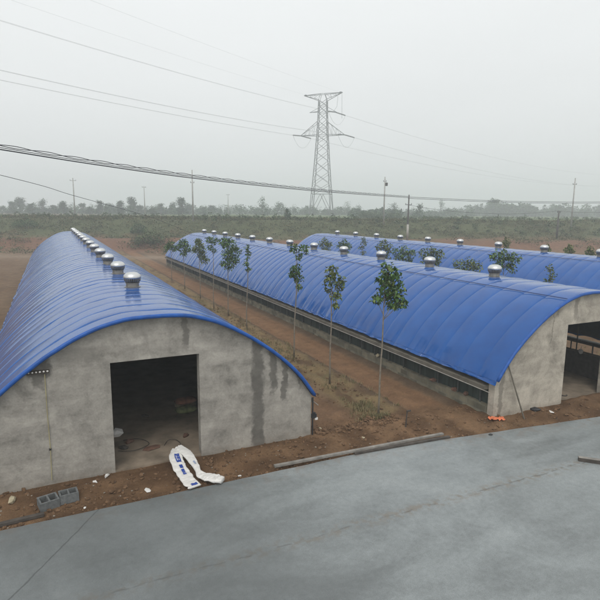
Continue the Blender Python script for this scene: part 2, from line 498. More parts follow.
def arch_path(w, n=56):
    """evenly spaced points (dx, z) with outward normals, eave to eave"""
    raw = [(-w + 2 * w * i / 800, arch(-w + 2 * w * i / 800, w)) for i in range(801)]
    L = [0]
    for i in range(800):
        L.append(L[-1] + math.dist(raw[i], raw[i + 1]))
    out = []; j = 0
    for k in range(n + 1):
        s = L[-1] * k / n
        while j < 799 and L[j + 1] < s: j += 1
        t = (s - L[j]) / max(1e-9, L[j + 1] - L[j])
        out.append((raw[j][0] + (raw[j + 1][0] - raw[j][0]) * t, raw[j][1] + (raw[j + 1][1] - raw[j][1]) * t))
    res = []
    for k, (x, z) in enumerate(out):
        a = out[max(k - 1, 0)]; b = out[min(k + 1, n)]
        tx, tz = b[0] - a[0], b[1] - a[1]; l = math.hypot(tx, tz)
        res.append((x, z, -tz / l, tx / l))
    return res

def gable(name, mat, root, xc, w, y0, y1, door=None, dh=2.8):
    b = MB()
    xs = set(xc - w + 2 * w * i / 60 for i in range(61))
    if door:
        xs |= set(door)
    xs = sorted(xs)
    for a, c in zip(xs[:-1], xs[1:]):
        mid = (a + c) / 2
        z0 = dh if door and door[0] < mid < door[1] else -.1
        za, zc = arch(a - xc, w), arch(c - xc, w)
        b.add([(a, y0, z0), (c, y0, z0), (c, y0, zc), (a, y0, za), (a, y1, z0), (c, y1, z0), (c, y1, zc), (a, y1, za)],
              [(0, 1, 2, 3), (5, 4, 7, 6), (3, 2, 6, 7), (4, 5, 1, 0)])
    for xe, zt in ((xs[0], arch(xs[0] - xc, w)), (xs[-1], arch(xs[-1] - xc, w))):
        b.quad((xe, y0, -.1), (xe, y1, -.1), (xe, y1, zt), (xe, y0, zt))
    if door:
        for xe in door:
            b.quad((xe, y0, -.1), (xe, y1, -.1), (xe, y1, dh), (xe, y0, dh))
    return b.build(name, mat, root)

def roof_sheet(root, xc, w, y0, y1, seed, coarse):
    rnd = random.Random(seed)
    P = arch_path(w, 60)
    seams = [y0]
    while seams[-1] < y1 - .5:
        seams.append(seams[-1] + .86 + rnd.uniform(-.12, .12))
    seams[-1] = y1
    yv = []; info = []
    for k in range(len(seams) - 1):
        a, b_ = seams[k], seams[k + 1]
        amp = (.020 if seed != 3 else .007) + rnd.uniform(-.004, .006); step = (.012 if seed != 3 else .007) + rnd.uniform(-.003, .005)
        for t in ((0, .03, .07, .13, .22, .34, .48, .62, .75, .86, .94, .985) if not coarse else (0, .04, .12, .3, .5, .7, .88, .97)):
            yv.append(a + (b_ - a) * t)
            pillow = amp * (1 - (2 * t - 1) ** 4)
            lap = step * (1 - t)
            info.append((k, pillow + lap))
    yv.append(y1); info.append((len(seams) - 2, 0.0))
    b = MB(); nu = len(P)
    for (yy, (k, d)) in zip(yv, info):
        for i, (x, z, nxx, nzz) in enumerate(P):
            e = min(i, nu - 1 - i) / 10.0
            low = max(0.0, 1 - e)
            wr = (.006 if seed != 3 else .0035) * fbm(xc + x * .9, yy * 1.1, seed, 3) + low * .05 * nz(x * .8, yy * 2.6, seed) * (1 if i > 0 else 1.4)
            sag = .008 * nz(i * .35, k * 3.7, seed + 9)
            off = .055 + d + wr + sag
            b.v.append((xc + x + nxx * off, yy, z + nzz * off - low * .02))
    for j in range(len(yv) - 1):
        for i in range(nu - 1):
            b.f.append((j * nu + i, j * nu + i + 1, (j + 1) * nu + i + 1, (j + 1) * nu + i)); b.m.append(0)
    # lining underneath
    base = len(b.v)
    ys = [y0 + (y1 - y0) * i / 30 for i in range(31)]
    for yy in ys:
        for (x, z, nxx, nzz) in P:
            b.v.append((xc + x + nxx * .012, yy, z + nzz * .012))
    for j in range(30):
        for i in range(nu - 1):
            o = base + j * nu + i
            b.f.append((o + nu, o + nu + 1, o + 1, o)); b.m.append(1)
    # hanging skirt along both eaves, loose and wavy
    for side in (0, nu - 1):
        sx = -1 if side == 0 else 1
        rows = []
        for q, dz in enumerate((0, -.035, -.07, -.10)):
            row = []
            for j, yy in enumerate(yv):
                vx, vy, vz = b.v[j * nu + side]
                wob = sx * (.012 + .012 * q) * (.8 + nz(yy * 3.1, q * .7, seed + sx))
                row.append((vx + sx * (.012 * q) + wob, yy, vz + dz * (1 + .35 * nz(yy * 1.3, 4, seed))))
            rows.append(row)
        for q in range(3):
            for j in range(len(yv) - 1):
                b.quad(rows[q][j], rows[q][j + 1], rows[q + 1][j + 1], rows[q + 1][j])
    return b.build('roof', [M['roof'], M['lining']], root, smooth=True)

def make_vent():
    b = MB()
    b.lathe([(.27, -.06), (.27, .03), (.225, .045), (.215, .155), (.245, .16), (.245, .18), (.20, .185)], 24)
    v = b.build('roof_vent', M['neckmetal'], None, smooth=False)
    t = MB()
    n = 72
    t.lathe([(.20, .18), (.24, .195), (.27, .235), (.285, .285), (.285, .335), (.26, .35), (.2, .352)], n, mod=lambda k: (1.0, .98, .88)[k % 3])
    t.build('turbine', M['neckmetal'], v)
    c = MB()
    c.lathe([(.284, .315), (.294, .335), (.294, .37), (.28, .415), (.245, .46), (.18, .50), (.09, .522), (.015, .527)], 32)
    c.build('cap', M['metal'], v, smooth=True)
    return v
VENT = make_vent()
vent_used = [False]

def shed(name, label, key, door, dh, vents, plaster, open_right, floor_z, coarse, seed, open_left=False):
    s = SHEDS[key]; xc, w, y0, y1 = s['xc'], s['w'], s['y0'], s['y1']
    root = empty(name, (0, 0, 0))
    tag(root, label, 'livestock shed', 'arched blue roofed livestock sheds')
    gable('gable_wall', plaster, root, xc, w, y0, y0 + .24, door, dh)
    gable('rear_wall', M['rear_plaster'], root, xc, w, y1 - .24, y1, None)
    roof = roof_sheet(root, xc, w, y0 - .13, y1 + .1, seed, coarse)
    # rolled edge along the front arch
    P = arch_path(w, 60)
    t = MB()
    pts = [(xc + x + a * .045, y0 - .13 + .01 * nz(i * .4, 1), z + c * .045 + .006 * nz(i * .5, 3, seed)) for i, (x, z, a, c) in enumerate(P)]
    t.tube(pts, .05, 8)
    t.build('edge_trim', M['trim'], roof, smooth=True)
    # lap cord along the roof left of the ridge
    if key != 'left':
        b = MB(); pp = []
        k = 0
        while y0 - .1 + k * .6 < y1:
            yy = y0 - .1 + k * .6
            dx = -1.32 + .02 * nz(yy * .3, 5)
            pp.append((xc + dx, yy, arch(dx, w) + .122 + .006 * nz(yy * .9, 6))); k += 1
        b.tube(pp, .012, 5); b.build('lap_cord', M['roof_cord'], roof)
    # long sides
    for sx in (-1, 1):
        xe = xc + sx * (w - .1)
        f = lambda a, c: (min(xe + sx * a, xe + sx * c), max(xe + sx * a, xe + sx * c))
        b = MB(); a, c = f(-.10, .08); b.box(a, c, y0 + .245, y1 - .245, -.1, .44)
        b.build('dwarf_wall', M['block'], root)
        b = MB(); a, c = f(-.08, .29)
        n = 26
        for k in range(n):
            ya = y0 + .245 + (y1 - y0 - .49) * k / n; yb = y0 + .245 + (y1 - y0 - .49) * (k + 1) / n - .012
            dz = .012 * nz(k * 1.7, sx, seed)
            b.box(a, c, ya, yb, .97 + dz, 1.09 + dz)
        b.build('ledge', M['ledge'], root)
        b = MB(); b.tube([(xe + sx * .312, y0 - .02 + (y1 - y0) * k / 20, .965 + .012 * nz(k * 1.3, 2, seed)) for k in range(21)], .014, 6)
        b.build('curtain_rail', M['rail'], root)
        if not ((sx == 1 and open_right) or (sx == -1 and open_left)):
            b = MB(); rows = []
            ny = int((y1 - y0) / .25)
            for k in range(ny + 1):
                yy = y0 + .25 + (y1 - y0 - .5) * k / ny
                rows.append(xe - sx * .03 + .025 * nz(yy * 2.2, 1.0, seed))
            for k in range(ny):
                ya = y0 + .25 + (y1 - y0 - .5) * k / ny; yb = y0 + .25 + (y1 - y0 - .5) * (k + 1) / ny
                b.add([(rows[k] - .006, ya, 0.442), (rows[k + 1] - .006, yb, 0.442), (rows[k + 1] - .006, yb, .968), (rows[k] - .006, ya, .968),
                       (rows[k] + .006, ya, 0.442), (rows[k + 1] + .006, yb, 0.442), (rows[k + 1] + .006, yb, .968), (rows[k] + .006, ya, .968)],
                      [(0, 1, 2, 3), (5, 4, 7, 6), (3, 2, 6, 7), (4, 5, 1, 0)])
            b.build('side_netting', M['net'], root)
        if (key, sx) in (('mid', -1), ('mid', 1), ('left', 1), ('right', -1)):
            rr = random.Random(seed + sx)
            k = 0
            while y0 + .6 + k * 1.0 < y1 - .5 and k < 48:
                yy = y0 + .6 + k * 1.0
                b = MB()
                b.box(xe + sx * .045, xe + sx * .085, yy - .02, yy + .02, 0.442, .968)
                b.build('post', M['post'], root); k += 1
    b = MB(); b.box(xc - w + .2, xc + w - .2, y0 + .012, y1 - .26, -.3, floor_z)
    b.build('floor', M['floor'], root)
    for (i, yy) in enumerate(vents):
        if not vent_used[0]:
            v = VENT; vent_used[0] = True
        else:
            v = copy_tree(VENT)
        v.parent = root
        v.location = (xc + (.17 if key == 'left' else 0) + .02 * nz(i, 3), yy, arch(0, w) + .05); v.scale = (.92, .92, .95); v.rotation_euler = (.06 * nz(i * 1.7 + seed, 8.3), .08 * nz(i * 1.3, 9.1 + seed), i * 1.3)
    return root

left = shed('arched_shed', 'long blue roofed shed with stained grey gable and dark doorway, white sacks before it', 'left', (1.03, 3.11), 2.8,
            [17.35 + 4 * i for i in range(13)], M['left_plaster'], False, .14, False, 3)
mid = shed('arched_shed', 'arched blue roofed shed beside the dirt lane, pole leaning on its pale gable', 'mid', (14.80, 16.88), 2.78,
           [15.53 + 4 * i for i in range(12)], M['mid_plaster'], True, .13, False, 11)
right = shed('arched_shed', 'blue arched roof showing behind the middle shed and a row of sapling tops', 'right', (28.36, 30.44), 2.78,
             [16.65 + 4 * i for i in range(10)], M['mid_plaster'], True, .13, True, 23)

# pen partition and rail seen through the middle doorway
b = MB(); b.box(18.15, 18.25, 11.6, 45, .13, 1.0)
b.build('pen_partition', M['darktimber'], mid)
b = MB(); b.tube([(18.2, 11.6, 1.04), (18.2, 45, 1.04)], .05, 8); b.build('pen_rail', M['ledge'], mid)
for k in range(8):
    b = MB(); b.tube([(18.2, 13.4 + k * 1.9, 1.09), (18.2, 13.4 + k * 1.9, arch(18.2 - 15.84, 4.02) - .02)], .025, 8); b.build('pen_post', M['post'], mid)

# fittings on the left gable
b = MB(); b.tube([(-.33, 12.415, 2.72), (-.335, 12.41, 1.8), (-.325, 12.41, .95), (-.34, 12.412, .22)], .009, 6)
b.build('conduit', M['yellowpipe'], left)
b = MB(); b.box(-.352, -.308, 12.40, 12.44, .94, .98); b.build('conduit_clip', M['black'], left)
b = MB(); b.box(-.68, -.24, 12.37, 12.44, 2.74, 2.81); br_ = b.build('bracket', M['darktimber'], left)
for k in range(6):
    b = MB(); b.blob((-.64 + k * .074, 12.36, 2.79), .026, .02, .022, R, .1); b.build('porcelain_knob', M['white'], br_, smooth=True)
b = MB(); b.tube([(6.25, 12.40, 1.22), (6.25, 12.40, .06)], .022, 8); b.build('corner_pipe', M['black'], left)
b = MB(); b.box(6.22, 6.36, 12.36, 12.44, .62, .74); b.box(6.24, 6.31, 12.34, 12.40, .74, .80); o = b.build('wall_switch', M['black'], left)
b = MB(); b.box(6.31, 6.39, 12.35, 12.41, .57, .63); b.build('white_socket', M['white'], o)

# ------------------------------------------------------------------ saplings
CR = Vector((.905, -.426, 0)); CF = Vector((.426, .905, 0))
def leaf(mb, c, size, rnd, droop=.5):
    a = rnd.uniform(0, 2 * PI); tilt = rnd.gauss(-droop, .45)
    d = Vector((math.cos(a) * math.cos(tilt), math.sin(a) * math.cos(tilt), math.sin(tilt)))
    s = d.cross(Vector((0, 0, 1)))
    if s.length < .05: s = Vector((1, 0, 0))
    s.normalize(); s = (s + Vector((0, 0, rnd.gauss(0, .35)))).normalized()
    up = s.cross(d).normalized()
    L = size * rnd.uniform(.7, 1.25); W = L * rnd.uniform(.62, .85)
    c = Vector(c)
    p0 = c; p1 = c + d * L * .38 + s * W * .5 + up * .03; p2 = c + d * L - up * L * .12; p3 = c + d * L * .38 - s * W * .5 + up * .03
    m0 = c + d * L * .45 - up * L * .05
    mb.add([tuple(p0), tuple(p1), tuple(p2), tuple(p3), tuple(m0)], [(0, 1, 4), (1, 2, 4), (2, 3, 4), (3, 0, 4)])

def sapling(x, y, top, blobs, label, seed, size=.2, dens=1.0, lean=0.0, rt=.032, group='saplings planted in rows between the sheds', name='sapling', young=False):
    rnd = random.Random(seed)
    gz = height(x, y) - .02
    root = empty(name, (x, y, gz))
    tag(root, label, 'tree', group)
    H = top - gz
    t = MB()
    pts = []; rad = []
    for k in range(9):
        f = k / 8
        off = CR * (lean * f + .09 * nz(seed, f * 2.3)) + CF * (.08 * nz(seed + 7, f * 2.3))
        pts.append((off.x, off.y, f * H * .93)); rad.append(rt * (1 - .72 * f))
    t.tube(pts, rad, 7)
    cents = []
    for (dx, dz, r) in blobs:
        c = CR * (dx + lean) + CF * rnd.uniform(-.15, .15) * (1 + abs(dx)); c.z = H + dz
        cents.append((c, r))
        zb = max(H * .4, c.z - .35 - abs(dx) * .5)
        k = min(7.99, zb / (H * .93) * 8); i = int(k); q = k - i
        pa = Vector(pts[i]).lerp(Vector(pts[min(i + 1, 8)]), q)
        t.tube([tuple(pa), tuple(pa.lerp(c, .5) + Vector((0, 0, -.03))), tuple(c)], [.012, .009, .005], 5)
    for (c, r) in cents:
        for _ in range(3):
            e = c + Vector((rnd.gauss(0, 1), rnd.gauss(0, 1), rnd.gauss(.3, .8))).normalized() * r * .8
            t.tube([tuple(c - Vector((0, 0, r * .3))), tuple(e)], [.007, .003], 4)
    t.build('trunk', M['bark'], root, smooth=True)
    m = MB()
    for (c, r) in cents:
        n = int(118 * dens * (r / .3) ** 1.8) + 8
        for _ in range(n):
            v = Vector((rnd.gauss(0, 1), rnd.gauss(0, 1), rnd.gauss(0, 1))).normalized() * r * rnd.uniform(.25, 1.08) ** .6
            leaf(m, c + v, size * .62 * rnd.choice((.6, .85, 1, 1.15)), rnd)
    m.build('crown', M['youngleaf'] if young else M['leaf'], root)
    return root

B0 = [(.08, -.27, .27), (.25, -.5, .30), (-.08, -.6, .22), (.34, -.85, .27), (.1, -.9, .30), (-.22, -1.12, .17), (.42, -1.18, .22), (.22, -1.25, .18)]
B1 = [(.0, -.27, .23), (-.1, -.6, .23), (.34, -.55, .15), (.3, -.8, .19), (.15, -1.15, .19), (-.15, -.95, .10), (.14, -1.5, .12)]
B2 = [(-.12, -.2, .19), (.28, -.22, .22), (.1, -.55, .13), (.0, -1.05, .24), (.05, -1.4, .25), (-.15, -1.3, .17), (.1, -1.8, .15)]
B3 = [(0, -.2, .14), (.03, -.5, .15), (-.05, -1.05, .15), (0, -.78, .09), (.03, -1.35, .13)]
B4 = [(.1, -.45, .45), (.42, -.85, .40), (-.2, -.3, .30), (0, -1.05, .36), (.1, -1.55, .36), (.5, -1.3, .22), (-.25, -1.5, .16)]
B5 = [(-.2, -.3, .27), (.15, -.35, .27), (-.15, -.75, .22), (.1, -.95, .14)]
B6 = [(-.1, -.3, .28), (.05, -.65, .36), (.18, -1.15, .36), (.32, -1.6, .3), (-.3, -.85, .25)]
B7 = [(0, -.4, .40), (-.4, -.65, .34), (.3, -.75, .35), (0, -1.1, .28)]
B8 = [(0, -.3, .3), (-.25, -.55, .28), (.2, -.7, .28)]
ROW1 = [
    (8.75, 12.88, 4.86, B0, 'dark leafy sapling with a full drooping crown, first in the row beside the lane', .08, False, .23),
    (8.80, 16.11, 4.52, B1, 'sapling with a sparse olive tinted crown, second along the lane from the yard', .02, True, .21),
    (9.00, 19.68, 5.02, B2, 'tall sapling with two separate leaf clumps one above the other', .08, False, .21),
    (9.10, 25.94, 4.66, B3, 'thin column shaped sapling with a very narrow crown', .06, False, .2),
    (9.20, 29.49, 4.82, B4, 'widest leafy sapling of the row beside the lane', .0, False, .23),
    (9.20, 32.58, 4.80, B5, 'small crowned sapling just behind the widest sapling of the lane row', .0, False, .2),
    (9.30, 36.38, 4.50, B6, 'yellow green sapling with a crown slanting down to one side', .0, True, .24),
    (9.40, 41.65, 4.15, B7, 'round bushy sapling in front of the far end of the middle roof', .0, False, .26),
    (9.50, 47.14, 3.70, B8, 'smallest sapling, last of the lane row by the far corner of the middle shed', .0, False, .26)]
for i, (x, y_, top, bl, lab, lean, yg, sz) in enumerate(ROW1):
    sapling(x, y_, top, bl, lab, 40 + i, sz, 1.0, lean, .036, young=yg)
G2 = [(0, -.3, .36), (-.35, -.55, .33), (.35, -.6, .34), (.05, -.85, .42), (-.2, -1.2, .3), (.25, -1.3, .3)]
G2n = [(0, -.25, .2), (.1, -.6, .24), (-.08, -.95, .24), (.05, -1.35, .22)]
G2w = [(0, -.3, .36), (-.55, -.45, .34), (.5, -.5, .36), (.1, -.75, .42), (-.35, -.9, .34), (.4, -1.05, .3)]
ROW2 = [
    (42.5, 4.02, G2, 'pale round sapling top furthest back between the middle and right roofs', .26),
    (39.1, 4.08, G2, 'sapling top beside a roof vent, second from the far end between the two roofs', .26),
    (36.1, 4.48, G2n, 'narrow upright sapling top, third from the far end between the two roofs', .22),
    (33.1, 4.30, G2, 'sapling top rising behind a roof vent, fourth from the far end between the two roofs', .25),
    (30.6, 4.02, G2w, 'broad sapling top spreading just over the middle ridge, fifth from the far end', .25),
    (27.6, 4.14, G2w, 'broad dark sapling top behind a vent, fourth from the near end between the two roofs', .25),
    (24.2, 3.70, G2w, 'low flat sapling top barely clearing the middle ridge', .24),
    (21.4, 4.40, G2w, 'tall broad sapling top, second from the near end between the two roofs', .24),
    (18.4, 3.85, G2n, 'small sapling top between the two roofs nearest the right gable', .22)]
for i, (y_, top, bl, lab, sz) in enumerate(ROW2):
    sapling(22.5, y_, top, bl, lab, 70 + i, sz, .62, young=i % 3 != 1)
for i, (y_, top, lab) in enumerate([(34.2, 4.4, 'sapling top behind a vent on the right shed, furthest of the last row'), (30.0, 4.05, 'low sapling top just above a right roof vent in the last row'),
                                    (27.9, 4.15, 'sapling top above the right roof, standing clear of any vent'), (26.1, 4.1, 'sapling top cut by the picture edge above the right roof')]):
    sapling(36.0, y_, top, [(dx * .62, dz, rr * .62) for dx, dz, rr in G2], lab, 90 + i, .26, .7, young=True)

# ------------------------------------------------------------------ far vegetation
def crown_mesh(seed, H, W, n, leafs, mat, base=.25, lumps=16):
    rnd = random.Random(seed)
    m = MB()
    cs = []
    for _ in range(lumps):
        f = base + (1 - base) * rnd.random() ** 1.25
        rr = W * .5 * (1.0 - max(0, f - .3) * 1.1)
        a = rnd.uniform(0, 6.28); q = rnd.uniform(.1, .75) * rr
        cs.append((Vector((math.cos(a) * q, math.sin(a) * q, H * f * .9)), rnd.uniform(.25, .45) * W * .6))
    for k in range(n):
        c, r = cs[k % lumps]
        v = Vector((rnd.gauss(0, .8), rnd.gauss(0, .8), rnd.gauss(0, 1.1))).normalized() * r * rnd.uniform(.05, 1.0) ** .7
        leaf(m, c + v, leafs, rnd, .2)
    return m

def far_tree(label, seed, x, y, H, W, n=420, ls=.5, mat='farleaf', name='far_tree', group='hazy trees on the bank', z=None, trunk=True, base=.25):
    gz = height(x, y) if z is None else z
    root = empty(name, (x, y, gz - .1))
    tag(root, label, 'tree', group)
    if trunk:
        t = MB(); t.tube([(0, 0, 0), (.1, 0, H * .4), (0, .1, H * .8)], [.13, .09, .03], 6)
        rnd = random.Random(seed)
        for k in range(5):
            a = rnd.uniform(0, 6.28); zz = H * rnd.uniform(.3, .7)
            t.tube([(.05, .05, zz), (math.cos(a) * W * .3, math.sin(a) * W * .3, zz + H * .2)], [.05, .015], 5)
        t.build('trunk', M['bark'], root)
    crown_mesh(seed, H, W, n, ls, mat, base).build('crown', M[mat], root)
    return root

PROTO = {}
def spread_tree(k, x, y, H, W, label, group):
    key = k % 6
    if key not in PROTO:
        o = far_tree(label, 200 + key, x, y, 6.0, 4.2, 1500, .42, base=.08)
        PROTO[key] = o
    else:
        o = copy_tree(PROTO[key]); o.location = (x, y, height(x, y) - .1)
    o['label'] = label; o['group'] = group
    o.scale = (W / 4.2, W / 4.2, H / 6.0); o.rotation_euler = (0, 0, k * 1.7)
    return o

# direction of a bearing (metres right per metre ahead along the lens axis) at a depth
def spot(bearing, depth):
    p = CF * depth + CR * (bearing * depth)
    return p.x, p.y
ORD = ['first', 'second', 'third', 'fourth', 'fifth', 'sixth', 'seventh', 'eighth', 'ninth', 'tenth']
F = 525.7
HAZY = {  # between which poles: list of (picture column, top row) read off the skyline
    'left of the leftmost utility pole': [(11, 200), (19, 194), (31, 203), (42, 199), (52, 205), (63, 201)],
    'right of the leftmost utility pole': [(82, 202), (90, 205), (99, 200), (110, 203), (120, 201), (131, 197), (139, 204)],
    'right of the short faint pole': [(151, 206), (160, 203), (172, 202), (181, 198), (188, 204)],
    'right of the tall pale pole': [(203, 206), (211, 203), (220, 208)]}
k = 0
for where, lst in HAZY.items():
    for i, (u, v) in enumerate(lst):
        dep = 255 + 22 * math.sin(k * 2.3) + (45 if u > 195 else 0)
        x, y_ = spot((u - 300) / F / 1.0137, dep)
        top = 6.26 + (212 - (300 - u) * .0084 - v) / F * dep
        H = max(3.0, top - height(x, y_))
        spread_tree(k, x, y_, H * 1.05, 5.0 + 2.4 * math.sin(k * 1.9) ** 2 + .25 * H, ('%s hazy treeline tree from the left edge' % ORD[i] if where.startswith('left') else '%s hazy treeline tree %s' % (ORD[i], where)), 'hazy trees in the line along the bank')
        k += 1
EXTRA = [(262, 197, 230, 8.5, 'tall hazy tree standing above the scrub between the third pole and the pylon', 1),
         (286, 211.5, 118, 2.3, 'small dark round tree alone on the bank crest short of the pylon', 0),
         (347, 203, 370, 13, 'faint tree clump just right of the pylon, almost lost in haze', 0),
         (357, 206, 350, 10, 'lower faint tree beside the clump right of the pylon', 0),
         (418.5, 204, 210, 7.2, 'grey green tree behind the low line pole, nearer of two', 0),
         (440, 200, 330, 10.5, 'faint tall tree between the low line pole and the distant wood', 0),
         (393, 203, 290, 9, 'faint tree just right of the tall concrete pole with a transformer', 0)]
for i, (u, v, dep, W, lab, b_) in enumerate(EXTRA):
    x, y_ = spot((u - 300) / F / 1.0137, dep)
    top = 6.26 + (212.5 + (u - 300) * .0084 - v) / F * dep
    far_tree(lab, 300 + i, x, y_, max(2.5, top - height(x, y_)), W, 520, .32 if i == 1 else .6, group='scattered trees beyond the bank', base=.1 if i == 1 else .2)

def strip(name, label, cat, mat, spots, n, ls, seed, per=40):
    """a mass of bushes: clumps that each grow from the ground up"""
    rnd = random.Random(seed); m = MB()
    for _ in range(n // per):
        u0, u1, d0, d1, h = spots[rnd.randrange(len(spots))]
        u = rnd.uniform(u0, u1); dep = rnd.uniform(d0, d1)
        x, y_ = spot((u - 300) / F, dep)
        hh = h * (.35 + .65 * (.5 + .6 * fbm(u * .07, dep * .02, seed))) * rnd.uniform(.6, 1.1)
        hh = max(.25 * h, min(hh, 1.15 * h)); ww = hh * rnd.uniform(.4, .75) + .3
        g0 = height(x, y_, False)
        for _k in range(per):
            f = rnd.random() ** .8
            q = ww * (1 - .75 * f * f) * rnd.random() ** .75; a = rnd.uniform(0, 2 * PI)
            leaf(m, (x + math.cos(a) * q, y_ + math.sin(a) * q, g0 + hh * f * (1 - .25 * (q / ww) ** 2)), ls * rnd.uniform(.7, 1.3), rnd, .1)
    o = m.build(name, M[mat])
    tag(o, label, cat, kind='stuff')
    return o
strip('distant_wood', 'long grey wood almost lost in haze beyond the green field', 'wood', 'farleaf',
      [(452, 640, 350, 420, 10.5), (470, 640, 350, 400, 11.5), (486, 520, 350, 390, 14)], 36000, 1.5, 5, 120)
strip('far_scrub', 'hazy scrub and low trees along the horizon beyond the bank', 'scrub', 'farleaf',
      [(-60, 210, 240, 330, 5.0), (-60, 215, 280, 350, 6.5), (195, 300, 270, 370, 7.0), (300, 350, 300, 400, 6.0), (350, 400, 210, 270, 4.6), (395, 470, 290, 400, 5.5), (-60, 460, 430, 520, 11.0)], 70000, .85, 6, 70)
strip('crest_bushes', 'low green bushes on the bank crest before the tall concrete pole', 'bushes', 'shrub',
      [(357, 381, 165, 185, 3.2), (386, 398, 165, 185, 2.4), (405, 470, 150, 200, 1.2), (470, 620, 150, 220, 1.3), (-60, 640, 103, 122, 1.3), (-60, 640, 103, 116, .8), (-60, 640, 106, 130, 1.7), (-40, 300, 118, 150, .9)], 30000, .35, 8, 40)

# weeds covering the bank and the lower ground
rnd = random.Random(15); m = MB()
for _ in range(12000):
    u = rnd.uniform(-70, 660); dep = 74 + 50 * rnd.random() ** .75
    x, y_ = spot((u - 300) / F, dep)
    pat = fbm(x * .11, y_ * .16, 2)
    t = (dep - 79 - max(0, x - 45) * .22) / 27
    if t < 0 and pat < .3: continue
    if pat + .6 * sm(.3, .7, t) - .1 < rnd.uniform(-.15, .55): continue
    R0 = rnd.uniform(.35, .8) * (1 + .6 * max(0, pat)); H0 = R0 * rnd.uniform(.5, 1.0)
    g0 = height(x, y_, False)
    for _k in range(12):
        a = rnd.uniform(0, 2 * PI); q = R0 * rnd.random() ** .6
        leaf(m, (x + math.cos(a) * q, y_ + math.sin(a) * q, g0 + H0 * rnd.random() * (1 - .6 * (q / R0) ** 2)), .23, rnd, -.2)
tag(m.build('bank_weeds', M['weed']), 'dull brown green weeds covering the earth bank behind the sheds', 'weeds', kind='stuff')

def shrub(label, u, dep, W, H, n, seed, mat='shrub'):
    x, y_ = spot((u - 300) / F, dep)
    o = empty('shrub', (x, y_, height(x, y_) - .05)); tag(o, label, 'shrub', 'shrubs at the foot of the bank')
    mm = MB(); rr = random.Random(seed)
    for k in range(n):
        a = rr.uniform(0, 6.28); q = rr.random() ** .5
        lump = .6 + .4 * nz(math.cos(a) * 2 + seed, math.sin(a) * 2, q * 2)
        leaf(mm, (math.cos(a) * q * W * .5, math.sin(a) * q * W * .5, H * rr.random() ** .8 * (1 - .55 * q * q) * lump * 1.4), .28, rr, .1)
    mm.build('foliage', M[mat], o)
    t = MB()
    for k in range(5):
        a = k * 1.3; t.tube([(0, 0, 0), (math.cos(a) * W * .2, math.sin(a) * W * .2, H * .6)], [.04, .015], 5)
    t.build('stems', M['bark'], o)
shrub('wide bright green shrub beyond the bare earth between the left and middle sheds', 150, 84, 4.8, 2.6, 1100, 1)
shrub('smaller green shrub next to the far corner of the middle shed', 172, 80, 2.6, 2.4, 420, 2)
shrub('dark low shrub on the bank above the left roof vents', 27, 98, 4.5, 1.8, 600, 3, 'farleaf')
shrub('dark rounded shrub on the bank slope between the second and third poles', 139, 96, 3.2, 2.2, 520, 4, 'farleaf')

# ------------------------------------------------------------------ soil clods, pebbles and grass close by
rnd = random.Random(21); m = MB()
for _ in range(6500):
    k = rnd.random()
    if k < .62:
        x = rnd.uniform(-3, 21); y_ = yard_edge(x) + .08 + (12.42 - yard_edge(x)) * rnd.random() ** 1.2
        if x > 11.7 and y_ > 11.25: continue
        if (1.0 < x < 3.1) and y_ > 12.0 and rnd.random() < .6: continue
        if 9.9 < x < 11.3 and rnd.random() < .6: continue
    elif k < .8:
        x = rnd.uniform(6.4, 9.2); y_ = 12.3 + abs(rnd.gauss(0, .35))
    else:
        x = rnd.uniform(7.8, 9.9); y_ = rnd.uniform(12.6, 34)
    s = .008 + .05 * rnd.random() ** 5
    m.blob((x, y_, height(x, y_) + s * .25), s * 1.3, s, s * .75, rnd, .3)
tag(m.build('soil_clods', M['clod']), 'loose brown clods of earth scattered before the gables and along the sapling strip', 'soil', kind='stuff')
m = MB()
for _ in range(260):
    x = rnd.uniform(-3, 20); y_ = yard_edge(x) + .05 + 1.1 * rnd.random()
    if x > 11.7 and y_ > 11.2: continue
    s = .006 + .016 * rnd.random() ** 2
    m.blob((x, y_, height(x, y_) + s * .3), s * 1.3, s, s * .7, rnd, .3)
tag(m.build('pebbles', M['pebble']), 'pale pebbles and crumbs of mortar on the brown strip', 'gravel', kind='stuff')

rnd = random.Random(33); m = MB()
for _ in range(1000):
    k = rnd.random()
    if k < .82:
        x = rnd.gauss(8.85, .38); y_ = 12.7 + 26 * rnd.random() ** 1.8
    elif k < .9:
        x = rnd.uniform(9.4, 9.9); y_ = rnd.uniform(14, 40)
    else:
        x = rnd.uniform(19.9, 24.5); y_ = rnd.uniform(14, 45)
    if fbm(x * .9, y_ * .55, 9) < .02: continue
    z = height(x, y_)
    for _ in range(14):
        a = rnd.uniform(0, 6.28); l = rnd.uniform(.05, .16); q = rnd.uniform(0, .14)
        px, py = x + math.cos(a) * q, y_ + math.sin(a) * q
        b_ = rnd.uniform(0, 6.28); tip = (px + math.cos(b_) * l * .6, py + math.sin(b_) * l * .6, z + l)
        w = .008
        m.add([(px - w * math.sin(b_), py + w * math.cos(b_), z - .01), (px + w * math.sin(b_), py - w * math.cos(b_), z - .01), tip], [(0, 1, 2)])
tag(m.build('strip_grass', M['grass']), 'thin dry grass growing along the strip of saplings', 'grass', kind='stuff')

